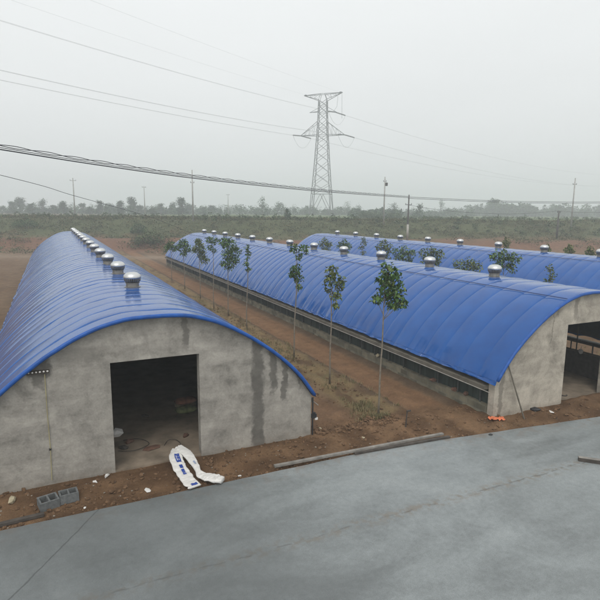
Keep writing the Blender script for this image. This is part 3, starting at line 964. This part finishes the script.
# ------------------------------------------------------------------ pylon and its conductors
TX, TY = 119.9, 231.1; TZ = height(TX, TY)
LD = Vector((-.84, -.54, 0)).normalized(); AD = Vector((.80, -.60, 0)).normalized(); BD = Vector((.60, .80, 0))
tower = empty('transmission_tower', (TX, TY, TZ))
tag(tower, 'tall steel lattice pylon fading into haze beyond the bank', 'pylon')
PS = 1.44
def tp(a, b, z):  # along arm, along line, height
    v = AD * (a * PS) + BD * (b * PS)
    return (v.x, v.y, z * PS)
LV = [(0, 3.6), (7.2, 3.05), (10.6, 2.75), (14.2, 2.5), (17.8, 2.25), (21.0, 2.05), (24.0, 1.85), (26.3, 1.7), (28.6, 1.58), (31.0, 1.48), (33.4, 1.4), (35.6, 1.35), (37.4, 1.3)]
b = MB()
W1 = .34; W2 = .22
for (sa, sb) in ((-1, -1), (-1, 1), (1, 1), (1, -1)):
    for (z0, h0), (z1, h1) in zip(LV[:-1], LV[1:]):
        b.bar(tp(sa * h0, sb * h0, z0), tp(sa * h1, sb * h1, z1), W1)
cor = [(-1, -1), (1, -1), (1, 1), (-1, 1)]
for i, ((z0, h0), (z1, h1)) in enumerate(zip(LV[:-1], LV[1:])):
    for k in range(4):
        a, c = cor[k], cor[(k + 1) % 4]
        if i == 0:
            midp = tp((a[0] + c[0]) / 2 * h1, (a[1] + c[1]) / 2 * h1, z1)
            b.bar(tp(a[0] * h0, a[1] * h0, z0), midp, W2 * 1.3); b.bar(tp(c[0] * h0, c[1] * h0, z0), midp, W2 * 1.3)
        else:
            b.bar(tp(a[0] * h0, a[1] * h0, z0), tp(c[0] * h1, c[1] * h1, z1), W2)
            b.bar(tp(c[0] * h0, c[1] * h0, z0), tp(a[0] * h1, a[1] * h1, z1), W2)
        if i in (0, 6, 7, 9, 10):
            b.bar(tp(a[0] * h1, a[1] * h1, z1), tp(c[0] * h1, c[1] * h1, z1), W2)
b.build('lattice_body', M['steel'], tower)
for s in (-1, 1):
    b = MB(); tip = tp(s * 7.4, 0, 26.3)
    for sb in (-1, 1):
        b.bar(tp(s * 1.7, sb * 1.7, 26.3), tip, W1); b.bar(tp(s * 1.5, sb * 1.5, 30.6), tip, W2 * 1.2)
        for q in (.25, .5, .75):
            lo = Vector(tp(s * 1.7, sb * 1.7, 26.3)).lerp(Vector(tip), q); hi = Vector(tp(s * 1.5, sb * 1.5, 30.6)).lerp(Vector(tip), q)
            hi0 = Vector(tp(s * 1.5, sb * 1.5, 30.6)).lerp(Vector(tip), q - .25)
            b.bar(lo, hi, .09); b.bar(lo, hi0, .09)
    for q in (.25, .5, .75):
        b.bar(Vector(tp(s * 1.7, 1.7, 26.3)).lerp(Vector(tip), q), Vector(tp(s * 1.7, -1.7, 26.3)).lerp(Vector(tip), q), .09)
    b.build('cross_arm', M['steel'], tower)
    b = MB(); tip = tp(s * 6.4, 0, 39.6 if s > 0 else 39.0)
    for sb in (-1, 1):
        b.bar(tp(s * 1.3, sb * 1.3, 37.4), tip, W2 * 1.3); b.bar(tp(s * .6, sb * .9, 39.3), tip, W2 * 1.3)
        b.bar(tp(s * 1.3, sb * 1.3, 37.4), tp(s * .6, sb * .9, 39.3), W2)
        for q in (.3, .6, .85):
            b.bar(Vector(tp(s * 1.3, sb * 1.3, 37.4)).lerp(Vector(tip), q), Vector(tp(s * .6, sb * .9, 39.3)).lerp(Vector(tip), q), .1)
            b.bar(Vector(tp(s * 1.3, sb * 1.3, 37.4)).lerp(Vector(tip), q), Vector(tp(s * .6, sb * .9, 39.3)).lerp(Vector(tip), q - .25), .1)
    b.bar(tp(-.6 * s, .9, 39.3), tp(.6 * s, .9, 39.3), W2); b.bar(tp(-.6 * s, -.9, 39.3), tp(.6 * s, -.9, 39.3), W2)
    v0 = Vector(tip); b.blob(tuple(v0.lerp(Vector((0, 0, v0.z)), .1)), .9, .5, .5, R, .2)
    b.build('earth_wire_arm', M['steel'], tower)
b = MB()
for s in (-1, 1):
    b.bar(tp(s * 1.4, 0, 33.9), tp(s * 4.4, 0, 33.6), W1 * 1.2); b.bar(tp(s * 1.4, 1.3, 35.4), tp(s * 4.4, 0, 33.6), W2); b.bar(tp(s * 1.4, -1.3, 33.4), tp(s * 4.4, 0, 33.6), W2)
b.build('short_arm', M['steel'], tower)
RD = Vector((.95, .31, 0)).normalized()
att = {'lower_l': (tp(-7.4, 0, 26.3), LD, RD), 'lower_r': (tp(7.4, 0, 26.3), LD, RD), 'top': (tp(4.2, 0, 33.5), LD, RD)}
ends = []
for key, (p, l, r) in att.items():
    for d in (l, r):
        e = Vector(p) + d * 7.0 + Vector((0, 0, -.6))
        b = MB(); pts = [Vector(p).lerp(e, k / 12) for k in range(13)]
        b.tube(pts, [.14 if k in (0, 12) else (.32 if k % 2 else .22) for k in range(13)], 8); b.build('insulator_string', M['insul'], tower)
        ends.append((key, d, e))
    a_, c_ = ends[-2][2], ends[-1][2]
    b = MB(); b.tube([a_.lerp(c_, k / 10) + Vector((0, 0, -5.2 * (1 - (2 * k / 10 - 1) ** 2))) for k in range(11)], .05, 5); b.build('jumper_loop', M['wire'], tower)
b = MB(); b.tube([tp(6.2, 0, 39.3), tp(6.25, .2, 36), tp(6.3, .1, 31.5)], .06, 5); b.tube([tp(4.9, 0, 38.6), tp(4.6, 0, 35.2), tp(3.2, 0, 33.4)], .06, 5)
b.build('jumper_support', M['insul'], tower)

def wire(name, label, p0, d, L, k_, z_end, rad, group, mat='wire', double=.0):
    b = MB()
    offs = (-double / 2, double / 2) if double else (0,)
    s = Vector((-d.y, d.x, 0))
    for o_ in offs:
        pts = []
        for i in range(41):
            t = L * i / 40
            z = p0.z + (z_end - p0.z) * t / L - k_ * t * (L - t)
            q = p0 + d * t + s * o_; pts.append((q.x - p0.x, q.y - p0.y, z - p0.z))
        b.tube(pts, rad, 5)
    o = b.build(name, M[mat]); o.location = p0
    tag(o, label, 'power line', group)
lab = {('lower_l', 0): 'middle faint conductor sagging from the pylon to the left sky', ('lower_r', 0): 'lowest faint conductor sagging from the pylon to the left sky',
       ('top', 0): 'highest faint conductor running from the pylon towards the top left',
       ('lower_l', 1): 'middle faint conductor descending from the pylon to the right', ('lower_r', 1): 'lowest faint conductor descending from the pylon to the right',
       ('top', 1): 'highest faint conductor descending from the pylon to the right'}
for i, (key, d, e) in enumerate(ends):
    lw = Vector((TX, TY, TZ)) + e
    kk = {'top': .00026, 'lower_l': .00020, 'lower_r': .00033}[key] if i % 2 == 0 else {'top': .00022, 'lower_l': .00020, 'lower_r': .00024}[key]
    wire('conductor', lab[(key, i % 2)], lw, d, 338 if i % 2 == 0 else 475, kk / PS, lw.z + (1.4 if i % 2 == 0 else -3.0), .024, 'conductors strung from the pylon', double=.5)
for s, lb in ((-1, 'thin earth wire from the near top arm of the pylon into the pale sky'), (1, 'thin earth wire from the far top arm of the pylon into the pale sky')):
    p = Vector((TX, TY, TZ)) + Vector(tp(s * 6.4, 0, 39.4))
    wire('earth_wire', lb, p, LD, 338, .00013, p.z + 1.4, .016, 'earth wires of the pylon')

# ------------------------------------------------------------------ utility poles
def pole(label, x, y, top, r0, arms, mat='pole', extra=None):
    gz = height(x, y) - .1
    o = empty('utility_pole', (x, y, gz)); tag(o, label, 'utility pole', 'utility poles behind the sheds')
    H = top - gz
    b = MB(); b.lathe([(r0, 0), (r0 * .62, H)], 12); b.build('shaft', M[mat], o, smooth=True)
    for (dz, L, ang) in arms:
        d = CR * math.cos(ang) + CF * math.sin(ang)
        b = MB(); b.bar(tuple(-d * L + Vector((0, 0, H - dz))), tuple(d * L + Vector((0, 0, H - dz))), .12); am = b.build('cross_arm', M['darkpole'], o)
        for q in (-.9, 0, .9):
            b = MB(); c = d * L * q; b.lathe([(.05, 0), (.06, .08), (.03, .12), (.055, .16), (.02, .2)], 8, (c.x, c.y, H - dz + .06)); b.build('insulator', M['insul'], am)
    if extra == 'transformer':
        b = MB(); b.lathe([(.10, -.35), (.26, -.32), (.28, .25), (.12, .32)], 12, tuple(CR * .3 + Vector((0, 0, H - 1.4)))); b.build('transformer_can', M['darkpole'], o)
    return o
pole('leftmost utility pole, hazy, rising out of the treeline above the left shed', 6.1, 157.4, 14.95, .20, [(.7, .8, .2)], 'pole')
pole('short faint utility pole between two taller poles, second from the left', 26.6, 169.8, 13.9, .17, [(.4, .6, .2)])
pole('tall pale concrete utility pole on the bank behind the far end of the middle shed', 25.0, 102.0, 14.1, .17, [(2.4, .35, .3)])
pole('tall concrete utility pole with a small transformer right of the pylon', 59.5, 88.0, 13.25, .17, [(.9, .3, .1)], extra='transformer')
pole('dark low pole with a pale foot, carrying the thick twisted cable', 54.75, 73.7, 9.35, .16, [(1.65, .55, .1)], 'darkpole')
pole('tall slender pole at the right edge with a short side arm', 99.3, 77.1, 13.8, .17, [(1.3, .45, .2)])
pole('short dark post on the right with the thin low line tied to it', 86.4, 69.9, 7.0, .20, [(.35, .3, .1)], 'darkpole')
pole('barely visible distant pole left of the pylon', 72.6, 231, 14.2, .22, [(.4, .7, .2)])
b = MB(); b.lathe([(.20, 0), (.19, 2.7)], 12)
o = b.build('pole_foot', M['rail'], [q for q in bpy.data.objects if q.name.startswith('utility_pole') and 'pale foot' in q['label']][0], smooth=True)

# thick twisted cable in front
def smooth_path(P, n):
    P = [Vector(p) for p in P]; out = []
    for i in range(len(P) - 1):
        p0 = P[max(i - 1, 0)]; p1 = P[i]; p2 = P[i + 1]; p3 = P[min(i + 2, len(P) - 1)]
        for k in range(n):
            t = k / n
            out.append(.5 * ((2 * p1) + (p2 - p0) * t + (2 * p0 - 5 * p1 + 4 * p2 - p3) * t * t + (3 * p1 - p0 - 3 * p2 + p3) * t ** 3))
    out.append(P[-1]); return out
path = smooth_path([(-24, 13.5, 10.85), (-10, 24.3, 9.75), (-1.7, 30.64, 9.28), (2.9, 34.1, 9.03), (10.4, 39.9, 8.79), (23.3, 49.8, 8.68), (36.9, 60.2, 8.77), (54.6, 73.77, 8.98)], 60)
cab = empty('overhead_cable', path[0]); tag(cab, 'thick bundle of twisted black cables sagging across the sky to the low dark pole', 'cable')
L = [0]
for a, c in zip(path[:-1], path[1:]): L.append(L[-1] + (c - a).length)
for k in range(4):
    b = MB(); pts = []
    for i, p in enumerate(path):
        d = (path[min(i + 1, len(path) - 1)] - path[max(i - 1, 0)]).normalized()
        s = d.cross(Vector((0, 0, 1))).normalized(); up = s.cross(d)
        a = L[i] * 1.7 + k * PI
        rr = .055
        pts.append(p + (s * math.cos(a) + up * math.sin(a)) * rr + up * .10 - path[0] if k < 2 else p + up * (-.11 if k == 2 else -.02) - path[0])
    b.tube(pts, .020 if k < 2 else (.032 if k == 2 else .018), 5); b.build('strand', M['cable'], cab)
def cable(name, label, pts, rad, group=None, mat='cable', double=0.0):
    path = smooth_path(pts, 12); b = MB()
    for dz in ((0,) if not double else (0, -double)):
        b.tube([p - path[0] + Vector((0, 0, dz)) for p in path], rad, 6)
    o = b.build(name, M[mat]); o.location = path[0]; tag(o, label, 'cable', group); return o
cable('overhead_cable', 'double black cable running level from the low dark pole out past the right edge', [(54.6, 73.77, 8.98), (73.2, 71.65, 8.60), (93.65, 68.66, 8.69), (125, 63, 9.5)], .035, double=.22)
cable('service_wire', 'thin black wire slanting from the left edge to the far end of the middle shed', [(-18, 18.5, 11.2), (-2.34, 39.78, 8.38), (1.85, 45.55, 7.39), (9.49, 57.42, 5.66), (14.9, 61.75, 3.75)], .018)
cable('low_line', 'thin low wire sagging between the low dark pole and the short post', [(54.65, 73.75, 7.65), (63.1, 73.07, 6.73), (75.8, 71.56, 6.31), (86.2, 69.96, 6.94)], .022, 'thin low wires on the right')
cable('low_line', 'thin low wire leaving the short post towards the right edge', [(86.2, 69.96, 6.94), (94.75, 69.25, 6.73), (118, 66, 7.4)], .022, 'thin low wires on the right')

# ------------------------------------------------------------------ loose things on the ground
def put(mb, name, mats, label, cat, loc, rz=0, group=None, smooth=False):
    o = mb.build(name, mats, None, smooth); o.location = loc; o.rotation_euler = (0, 0, rz); tag(o, label, cat, group); return o

def crease(i, a, seed):
    x = math.cos(a)
    r1 = 1 - abs(nz(i * .33 + x * 1.5, x * 1.2, seed)) * 2.2
    r2 = 1 - abs(nz(i * .8 - x * 2.5, x * 2.5, seed + 7)) * 2.2
    return .55 + .8 * r1 + .5 * r2

def flat_bag(path, wid, thick, seed, name, label, prints):
    """an emptied woven sack: flattened, creased tube laid along a path"""
    root = empty(name, path[0]); tag(root, label, 'sack', 'emptied white sacks by the doorway')
    P = smooth_path(path, 16); P0 = P[0]; n = 28
    b = MB(); N = len(P)
    frames = []
    for i, p in enumerate(P):
        d = (P[min(i + 1, N - 1)] - P[max(i - 1, 0)]).normalized(); s = d.cross(Vector((0, 0, 1))).normalized(); up = s.cross(d)
        f = i / (N - 1)
        w = wid(f); t = thick(f)
        frames.append((p - P0, s, up, w, t))
        for k in range(n):
            a = 2 * PI * k / n
            ca, sa = math.cos(a), math.sin(a)
            cr = crease(i, a, seed)
            x = math.copysign(abs(ca) ** .7, ca) * w * (1 + .30 * nz(i * .16, 2 + (3 if ca > 0 else 0), seed) + .07 * nz(i * .7, 5 + (3 if ca > 0 else 0), seed))
            z = math.copysign(abs(sa) ** .8, sa) * t * cr
            b.v.append(tuple(p - P0 + s * x + up * z))
    for i in range(N - 1):
        for k in range(n):
            k2 = (k + 1) % n
            b.f.append((i * n + k, i * n + k2, (i + 1) * n + k2, (i + 1) * n + k)); b.m.append(0)
    b.f.append(tuple(range(n))); b.m.append(0); b.f.append(tuple((N - 1) * n + k for k in range(n))); b.m.append(0)
    o = b.build('sack_body', M['white'], root, smooth=True)
    for (f0, f1, c0, c1, mk) in prints:
        pm = MB(); i0, i1 = int(f0 * (N - 1)), int(f1 * (N - 1))
        for i in range(i0, i1):
            for j in range(4):
                q = []
                for (ii, jj) in ((i, j), (i + 1, j), (i + 1, j + 1), (i, j + 1)):
                    c = c0 + (c1 - c0) * jj / 4
                    p, s, up, w, t = frames[ii]
                    sa = (1 - abs(c) ** (2 / .7)) ** .5
                    ang = math.atan2(sa, abs(c) ** (1 / .7) * (1 if c > 0 else -1))
                    sn = math.sin(ang); cs = math.cos(ang)
                    cr = crease(ii, ang, seed)
                    q.append(tuple(p + s * c * w + up * (abs(sn) ** .8 * t * cr + .008)))
                pm.quad(*q)
        pm.build('printed_patch', M[mk], o)
    return root
gh = lambda x, y: height(x, y)
flat_bag([(2.50, 12.62, .33), (2.42, 12.25, .28), (2.46, 11.75, .16), (2.52, 11.35, .10), (2.58, 11.02, .10)], lambda f: .10 + .06 * sm(0, .25, f), lambda f: .022, 3,
         'woven_sack', 'straight flat white sack with blue printed blocks, from the doorway to the yard edge',
         [(.20, .37, -.6, .15, 'blue_print'), (.24, .33, -.38, -.28, 'white'), (.24, .33, -.12, -.02, 'white'), (.41, .47, -.4, .1, 'blue_print'), (.49, .55, -.35, .12, 'blue_print'), (.57, .62, -.3, .15, 'blue_print'), (.90, .985, -.6, .3, 'blue_print')])
flat_bag([(2.58, 12.66, .36), (2.72, 12.30, .30), (2.80, 11.85, .20), (2.84, 11.45, .13), (3.02, 11.24, .12), (3.24, 11.02, .11)], lambda f: .10 + .03 * math.sin(f * 9) + .05 * sm(.5, .65, f) - .06 * sm(.8, 1, f), lambda f: .026 + .02 * sm(.75, 1, f), 9,
         'woven_sack', 'crumpled twisted white sack bent like an elbow beside the printed one', [(.35, .42, -.3, .2, 'grey_print')])

b = MB()
b.box(-.17, .17, -.10, .10, 0, .20)
for k in (-1, 1):
    pass
def cement_block(label, x, y, rz, tilt=0):
    b = MB()
    # hollow block: two holes
    w, d, h, t = .19, .15, .20, .035
    for (x0, x1, y0, y1) in ((-w, w, -d, -d + t), (-w, w, d - t, d), (-w, -w + t, -d + t, d - t), (w - t, w, -d + t, d - t), (-t / 2, t / 2, -d + t, d - t)):
        b.box(x0, x1, y0, y1, 0, h)
    b.box(-w + t, w - t, -d + t, d - t, 0, .05)
    o = put(b, 'cement_block', M['cinder'], label, 'block', (x, y, height(x, y) - .015), rz, 'cement blocks by the left gable'); o.rotation_euler.x = tilt
cement_block('grey cement block under the yellow conduit, left of the pair', -.42, 11.62, .25, .08)
cement_block('grey cement block under the yellow conduit, right of the pair', -.02, 11.70, .1, -.05)

b = MB(); b.box(-2.55, 2.55, -.045, .045, 0, .05)
put(b, 'timber_plank', M['timber'], 'long grey timber plank lying along the edge of the yard', 'plank', (7.15, 11.10, .075), math.atan2(-.16, 4.8), 'planks along the yard edge')
b = MB(); b.box(-1.5, 1.5, -.05, .05, 0, .045)
put(b, 'timber_plank', M['darktimber'], 'dark shorter plank lying against the long grey one at its right end', 'plank', (8.3, 10.955, .034), math.atan2(-.20, 3.0), 'planks along the yard edge')
b = MB(); b.box(-.75, .75, -.05, .05, 0, .06)  # dark strip added as the shadow in the gap along the slab lip
put(b, 'timber_plank', M['darktimber'], 'dark strip standing in for the gap shadow near the cement blocks', 'plank', (-1.25, 11.27, .01), .06, 'planks along the yard edge')
b = MB(); b.box(-.5, .5, -.06, .06, 0, .09)
o = put(b, 'timber_offcut', M['darktimber'], 'dark timber offcut lying alone on the concrete yard', 'timber', (12.25, 8.05, .032), math.atan2(-.55, .55))
b = MB(); b.box(-.5, .5, -.055, .055, .0905, .1)
b.build('pale_face', M['timber'], o)

b = MB(); b.tube([(0, 0, -.1), (.02, .0, .25), (.05, .01, .5)], [.022, .02, .018], 7); b.box(.02, .16, -.02, .02, .46, .50)
put(b, 'stake', M['darktimber'], 'short dark stake with a bent top standing in dry grass beside the first sapling', 'stake', (9.02, 11.85, height(9.02, 11.85)))
b = MB(); b.tube([(0, 0, 0), (-.3, .13, .9), (-.62, .27, 1.88)], [.026, .024, .02], 8)
put(b, 'leaning_pole', M['bamboo'], 'weathered pole leaning against the pale gable of the middle shed', 'pole', (12.86, 10.98, height(12.86, 10.98) - .03), 0)
b = MB(); rr = random.Random(4)
nx_, ny_ = 14, 8
for j in range(ny_ + 1):
    for i in range(nx_ + 1):
        u, v = i / nx_ - .5, j / ny_ - .5
        b.v.append((u * .46 * (1 + .2 * nz(j * .6, 1)), v * .20 * (1 + .3 * nz(i * .5, 2)), .035 + .06 * nz(i * .6, j * .7, 4) + .03 * nz(i * 1.5, j * 1.4, 2)))
for j in range(ny_):
    for i in range(nx_):
        o_ = j * (nx_ + 1) + i; b.f.append((o_, o_ + 1, o_ + nx_ + 2, o_ + nx_ + 1)); b.m.append(0)
rag = put(b, 'cloth_rag', M['orange'], 'crumpled orange cloth at the corner of the middle shed', 'cloth', (11.82, 11.12, height(11.82, 11.12) + .01), -.5, None, True)
md = rag.modifiers.new('thickness', 'SOLIDIFY'); md.thickness = .008

def litter(label, cat, x, y, s, mat, seed, name, flat=.35, z=None):
    b = MB(); b.blob((0, 0, s * flat * .6), s * 1.3, s * .7, s * flat, random.Random(seed), .3)
    put(b, name, M[mat], label, cat, (x, y, (height(x, y) if z is None else z)), seed)
litter('white scrap on the brown soil left of the sacks', 'litter', 1.62, 11.44, .09, 'white', 1, 'paper_scrap', .2)
litter('pale stone at the foot of the left gable below the picture edge', 'stone', -1.12, 12.02, .12, 'sackpale', 2, 'pale_stone', .6)
litter('white scrap in the dirt before the middle doorway', 'litter', 13.98, 10.95, .10, 'white', 3, 'paper_scrap', .2)
litter('dark rubber scrap by the base of the middle gable', 'litter', 13.5, 11.16, .16, 'black', 4, 'rubber_scrap', .35)
litter('small dark clump on the edge of the concrete below the middle corner', 'litter', 11.0, 10.5, .05, 'black', 5, 'dirt_lump', .5, .032)
litter('pale broken tile on bare soil right of the left gable', 'stone', 6.75, 12.9, .06, 'sackpale', 6, 'tile_piece', .3)
litter('tan brick piece in the churned soil left of the stake', 'brick', 7.55, 11.85, .07, 'sackpale', 7, 'brick_piece', .6)
litter('white crumb beside the right sack end', 'litter', 3.72, 11.25, .05, 'white', 8, 'paper_scrap', .3)
litter('small white pebble below the door corner, first of two', 'stone', .55, 12.1, .05, 'white', 9, 'white_stone', .6)
litter('larger white pebble below the door corner, second of two', 'stone', .82, 12.28, .065, 'white', 10, 'white_stone', .6)
litter('white crumb on soil in front of the cement blocks', 'litter', .28, 11.3, .04, 'white', 11, 'paper_scrap', .3)
for i, (yy, lb) in enumerate([(12.5, 'brown lump on the low side wall nearest the middle gable'), (13.0, 'second brown lump on the low side wall of the middle shed'), (14.1, 'third brown lump on the low side wall of the middle shed'), (17.6, 'pale lump on the low side wall further along the lane')]):
    b = MB(); b.blob((0, 0, .05), .13, .07, .07, random.Random(50 + i), .35); b.blob((.05, .06, .04), .07, .06, .05, random.Random(60 + i), .35)
    put(b, 'clay_lump', M['brick'] if i < 3 else M['sackpale'], lb, 'lump', (11.86, yy, 0.442), i)

# inside the left doorway
def pillow(b, L, W, H, seed):
    n, mrows = 14, 9
    o0 = len(b.v)
    for j in range(mrows):
        f = j / (mrows - 1) * 2 - 1
        for k in range(n):
            a = 2 * PI * k / n
            e = max(.06, (1 - abs(f) ** 3.2)) ** .5
            q = 1 + .12 * nz(f * 2, math.cos(a) * 1.5, seed)
            b.v.append((f * L / 2, math.cos(a) * W / 2 * (.55 + .45 * e) * q, H / 2 + math.sin(a) * H / 2 * e * q))
    for j in range(mrows - 1):
        for k in range(n):
            k2 = (k + 1) % n
            b.f.append((o0 + j * n + k, o0 + j * n + k2, o0 + (j + 1) * n + k2, o0 + (j + 1) * n + k)); b.m.append(0)
    b.f.append(tuple(o0 + k for k in range(n))); b.f.append(tuple(o0 + (mrows - 1) * n + k for k in range(n))); b.m += [0, 0]
for i, (x, y_, z, mt, rz, lb) in enumerate([
        (3.42, 15.45, .14, 'sackgreen', .1, 'olive sack at the bottom front of the pile inside the left doorway'),
        (3.50, 15.90, .14, 'sackpale', -.15, 'straw coloured sack at the bottom back of the pile inside the left doorway'),
        (3.45, 15.65, .35, 'sackred', .05, 'russet sack on top of the pile inside the left doorway')]):
    b = MB(); pillow(b, .66, .40, .21, i)
    put(b, 'grain_sack', M[mt], lb, 'sack', (x, y_, z), rz, 'sacks piled inside the left doorway', True)
for i, (x, y_, s, mt, nm, lb) in enumerate([
        (1.28, 14.5, .16, 'white', 'plastic_bag', 'crumpled white bag just inside the left door jamb'),
        (1.55, 13.9, .12, 'brick', 'brick_piece', 'broken brick on the shed floor near the left jamb'),
        (2.05, 13.35, .20, 'brick', 'board_piece', 'flat brown board on the floor inside the left doorway'),
        (1.35, 13.6, .12, 'darktimber', 'rubble_piece', 'dark rubble on the floor beside the left jamb'),
        (3.0, 13.7, .11, 'brick', 'brick_piece', 'broken brick on the floor near the right jamb of the left doorway'),
        (2.2, 15.6, .10, 'darktimber', 'rubble_piece', 'dark lump deep inside the left doorway')]):
    litter(lb, 'debris', x, y_, s, mt, 70 + i, nm, .9 if i == 0 else (.15 if i == 2 else .5), .14)
for i, (pts, lb) in enumerate([([(1.2, 13.5, 0), (1.6, 13.3, .03), (2.0, 13.6, .01), (1.8, 14.0, .02), (1.4, 14.1, .01)], 'loose dark wire coil on the floor by the left jamb'),
                               ([(2.35, 13.35, 0), (2.5, 13.55, .04), (2.7, 13.5, .03), (2.75, 13.2, .02), (2.6, 13.05, .01)], 'loose wire looped on the floor behind the white sacks')]):
    b = MB(); b.tube(smooth_path(pts, 8), .007, 6); put(b, 'wire_coil', M['black'], lb, 'wire', (0, 0, .15))
# white bag hanging on the pen rail in the middle shed
b = MB(); b.blob((0, 0, 0), .10, .09, .12, random.Random(3), .15); b.tube([(0, 0, .08), (0, 0, .2)], .01, 5)
put(b, 'hanging_bag', M['white'], 'small white bag on the pen rail inside the middle doorway', 'bag', (18.13, 13.15, 1.08))
b = MB(); b.tube(smooth_path([(15.1, 11.75, .12), (15.35, 11.9, .14), (15.55, 11.7, .13), (15.7, 11.75, .12)], 6), .03, 6)
put(b, 'bent_stick', M['darktimber'], 'bent dark stick on the floor of the middle doorway', 'stick', (0, 0, .01))

# ------------------------------------------------------------------ air
b = MB(); b.box(-1020, 1020, -60, 1220, -1.4, 52)
hz = b.build('haze', [])
tag(hz, kind='stuff', label='pale haze hanging over the farm and fields', cat='haze')
hm = bpy.data.materials.new('haze_air'); hm.use_nodes = True
t = hm.node_tree; t.nodes.clear()
out = t.nodes.new('ShaderNodeOutputMaterial'); pv = t.nodes.new('ShaderNodeVolumePrincipled')
pv.inputs['Color'].default_value = (.93, .97, .98, 1); pv.inputs['Density'].default_value = .0019; pv.inputs['Anisotropy'].default_value = .1
t.links.new(pv.outputs[0], out.inputs['Volume'])
hz.data.materials.append(hm)

# ------------------------------------------------------------------ light, sky, camera
SUN_EL, SUN_AZ = math.radians(52), math.radians(215)
W = bpy.data.worlds.new('World'); S.world = W; W.use_nodes = True
wt = W.node_tree; wt.nodes.clear()
wo = wt.nodes.new('ShaderNodeOutputWorld'); bg = wt.nodes.new('ShaderNodeBackground')
sky = wt.nodes.new('ShaderNodeTexSky'); sky.sky_type = 'NISHITA'; sky.sun_disc = False
sky.sun_elevation = SUN_EL; sky.sun_rotation = SUN_AZ; sky.air_density = 1.0; sky.dust_density = 6.0; sky.ozone_density = 1.0
bw = wt.nodes.new('ShaderNodeRGBToBW'); wt.links.new(sky.outputs[0], bw.inputs[0])
# unbroken cloud layer: the sky's light evened out and made grey, with faint cloud mottling
tc = wt.nodes.new('ShaderNodeTexCoord'); sp = wt.nodes.new('ShaderNodeSeparateXYZ'); wt.links.new(tc.outputs['Generated'], sp.inputs[0])
nzn = wt.nodes.new('ShaderNodeTexNoise'); nzn.inputs['Scale'].default_value = 2.2; nzn.inputs['Detail'].default_value = 4
mp = wt.nodes.new('ShaderNodeMapping'); mp.inputs['Scale'].default_value = (1, 1, 3.5); wt.links.new(tc.outputs['Generated'], mp.inputs[0]); wt.links.new(mp.outputs[0], nzn.inputs['Vector'])
def wm(op, a, b_):
    n = wt.nodes.new('ShaderNodeMath'); n.operation = op
    for i, v in enumerate((a, b_)):
        if isinstance(v, bpy.types.NodeSocket): wt.links.new(v, n.inputs[i])
        else: n.inputs[i].default_value = v
    return n.outputs[0]
zc = wm('MAXIMUM', sp.outputs[2], 0.0)
cie = wm('ADD', .76, wm('MULTIPLY', zc, .42))
mot = wm('ADD', .95, wm('MULTIPLY', nzn.outputs['Fac'], .10))
lum = wm('ADD', wm('MULTIPLY', bw.outputs[0], .12), 7.0)
lum = wm('MULTIPLY', wm('MULTIPLY', lum, cie), mot)
vm = wt.nodes.new('ShaderNodeVectorMath'); vm.operation = 'SCALE'; vm.inputs[0].default_value = (.975, 1.0, 1.004)
wt.links.new(lum, vm.inputs['Scale'])
wt.links.new(vm.outputs[0], bg.inputs[0]); bg.inputs[1].default_value = .1
wt.links.new(bg.outputs[0], wo.inputs[0])

sl = bpy.data.lights.new('sun', 'SUN'); sl.energy = .8; sl.angle = math.radians(25); sl.color = (1, .97, .92)
so = bpy.data.objects.new('sun', sl); COL.objects.link(so)
sd = Vector((math.sin(SUN_AZ) * math.cos(SUN_EL), math.cos(SUN_AZ) * math.cos(SUN_EL), math.sin(SUN_EL)))
so.rotation_euler = sd.to_track_quat('Z', 'Y').to_euler(); so.location = (-10, -10, 40)

cam = bpy.data.cameras.new('camera'); co = bpy.data.objects.new('camera', cam); COL.objects.link(co)
cam.sensor_width = 36; cam.sensor_fit = 'HORIZONTAL'; cam.lens = 36 * 525.7 / 600
cam.clip_start = .1; cam.clip_end = 3000
yaw, pitch, roll = .4398, .1649, .0084
fw = Vector((math.sin(yaw) * math.cos(pitch), math.cos(yaw) * math.cos(pitch), -math.sin(pitch)))
rt = Vector((math.cos(yaw), -math.sin(yaw), 0)); up = rt.cross(fw)
r2 = rt * math.cos(roll) + up * math.sin(roll); u2 = up * math.cos(roll) - rt * math.sin(roll)
from mathutils import Matrix
co.matrix_world = Matrix(((r2.x, u2.x, -fw.x, 0), (r2.y, u2.y, -fw.y, 0), (r2.z, u2.z, -fw.z, 6.256), (0, 0, 0, 1)))
S.camera = co

S.view_settings.view_transform = 'Standard'; S.view_settings.look = 'None'
S.view_settings.exposure = .55; S.view_settings.gamma = 1; S.view_settings.use_curve_mapping = False
S.render.engine = 'CYCLES'
S.cycles.use_denoising = True
S.cycles.max_bounces = 8; S.cycles.volume_bounces = 1
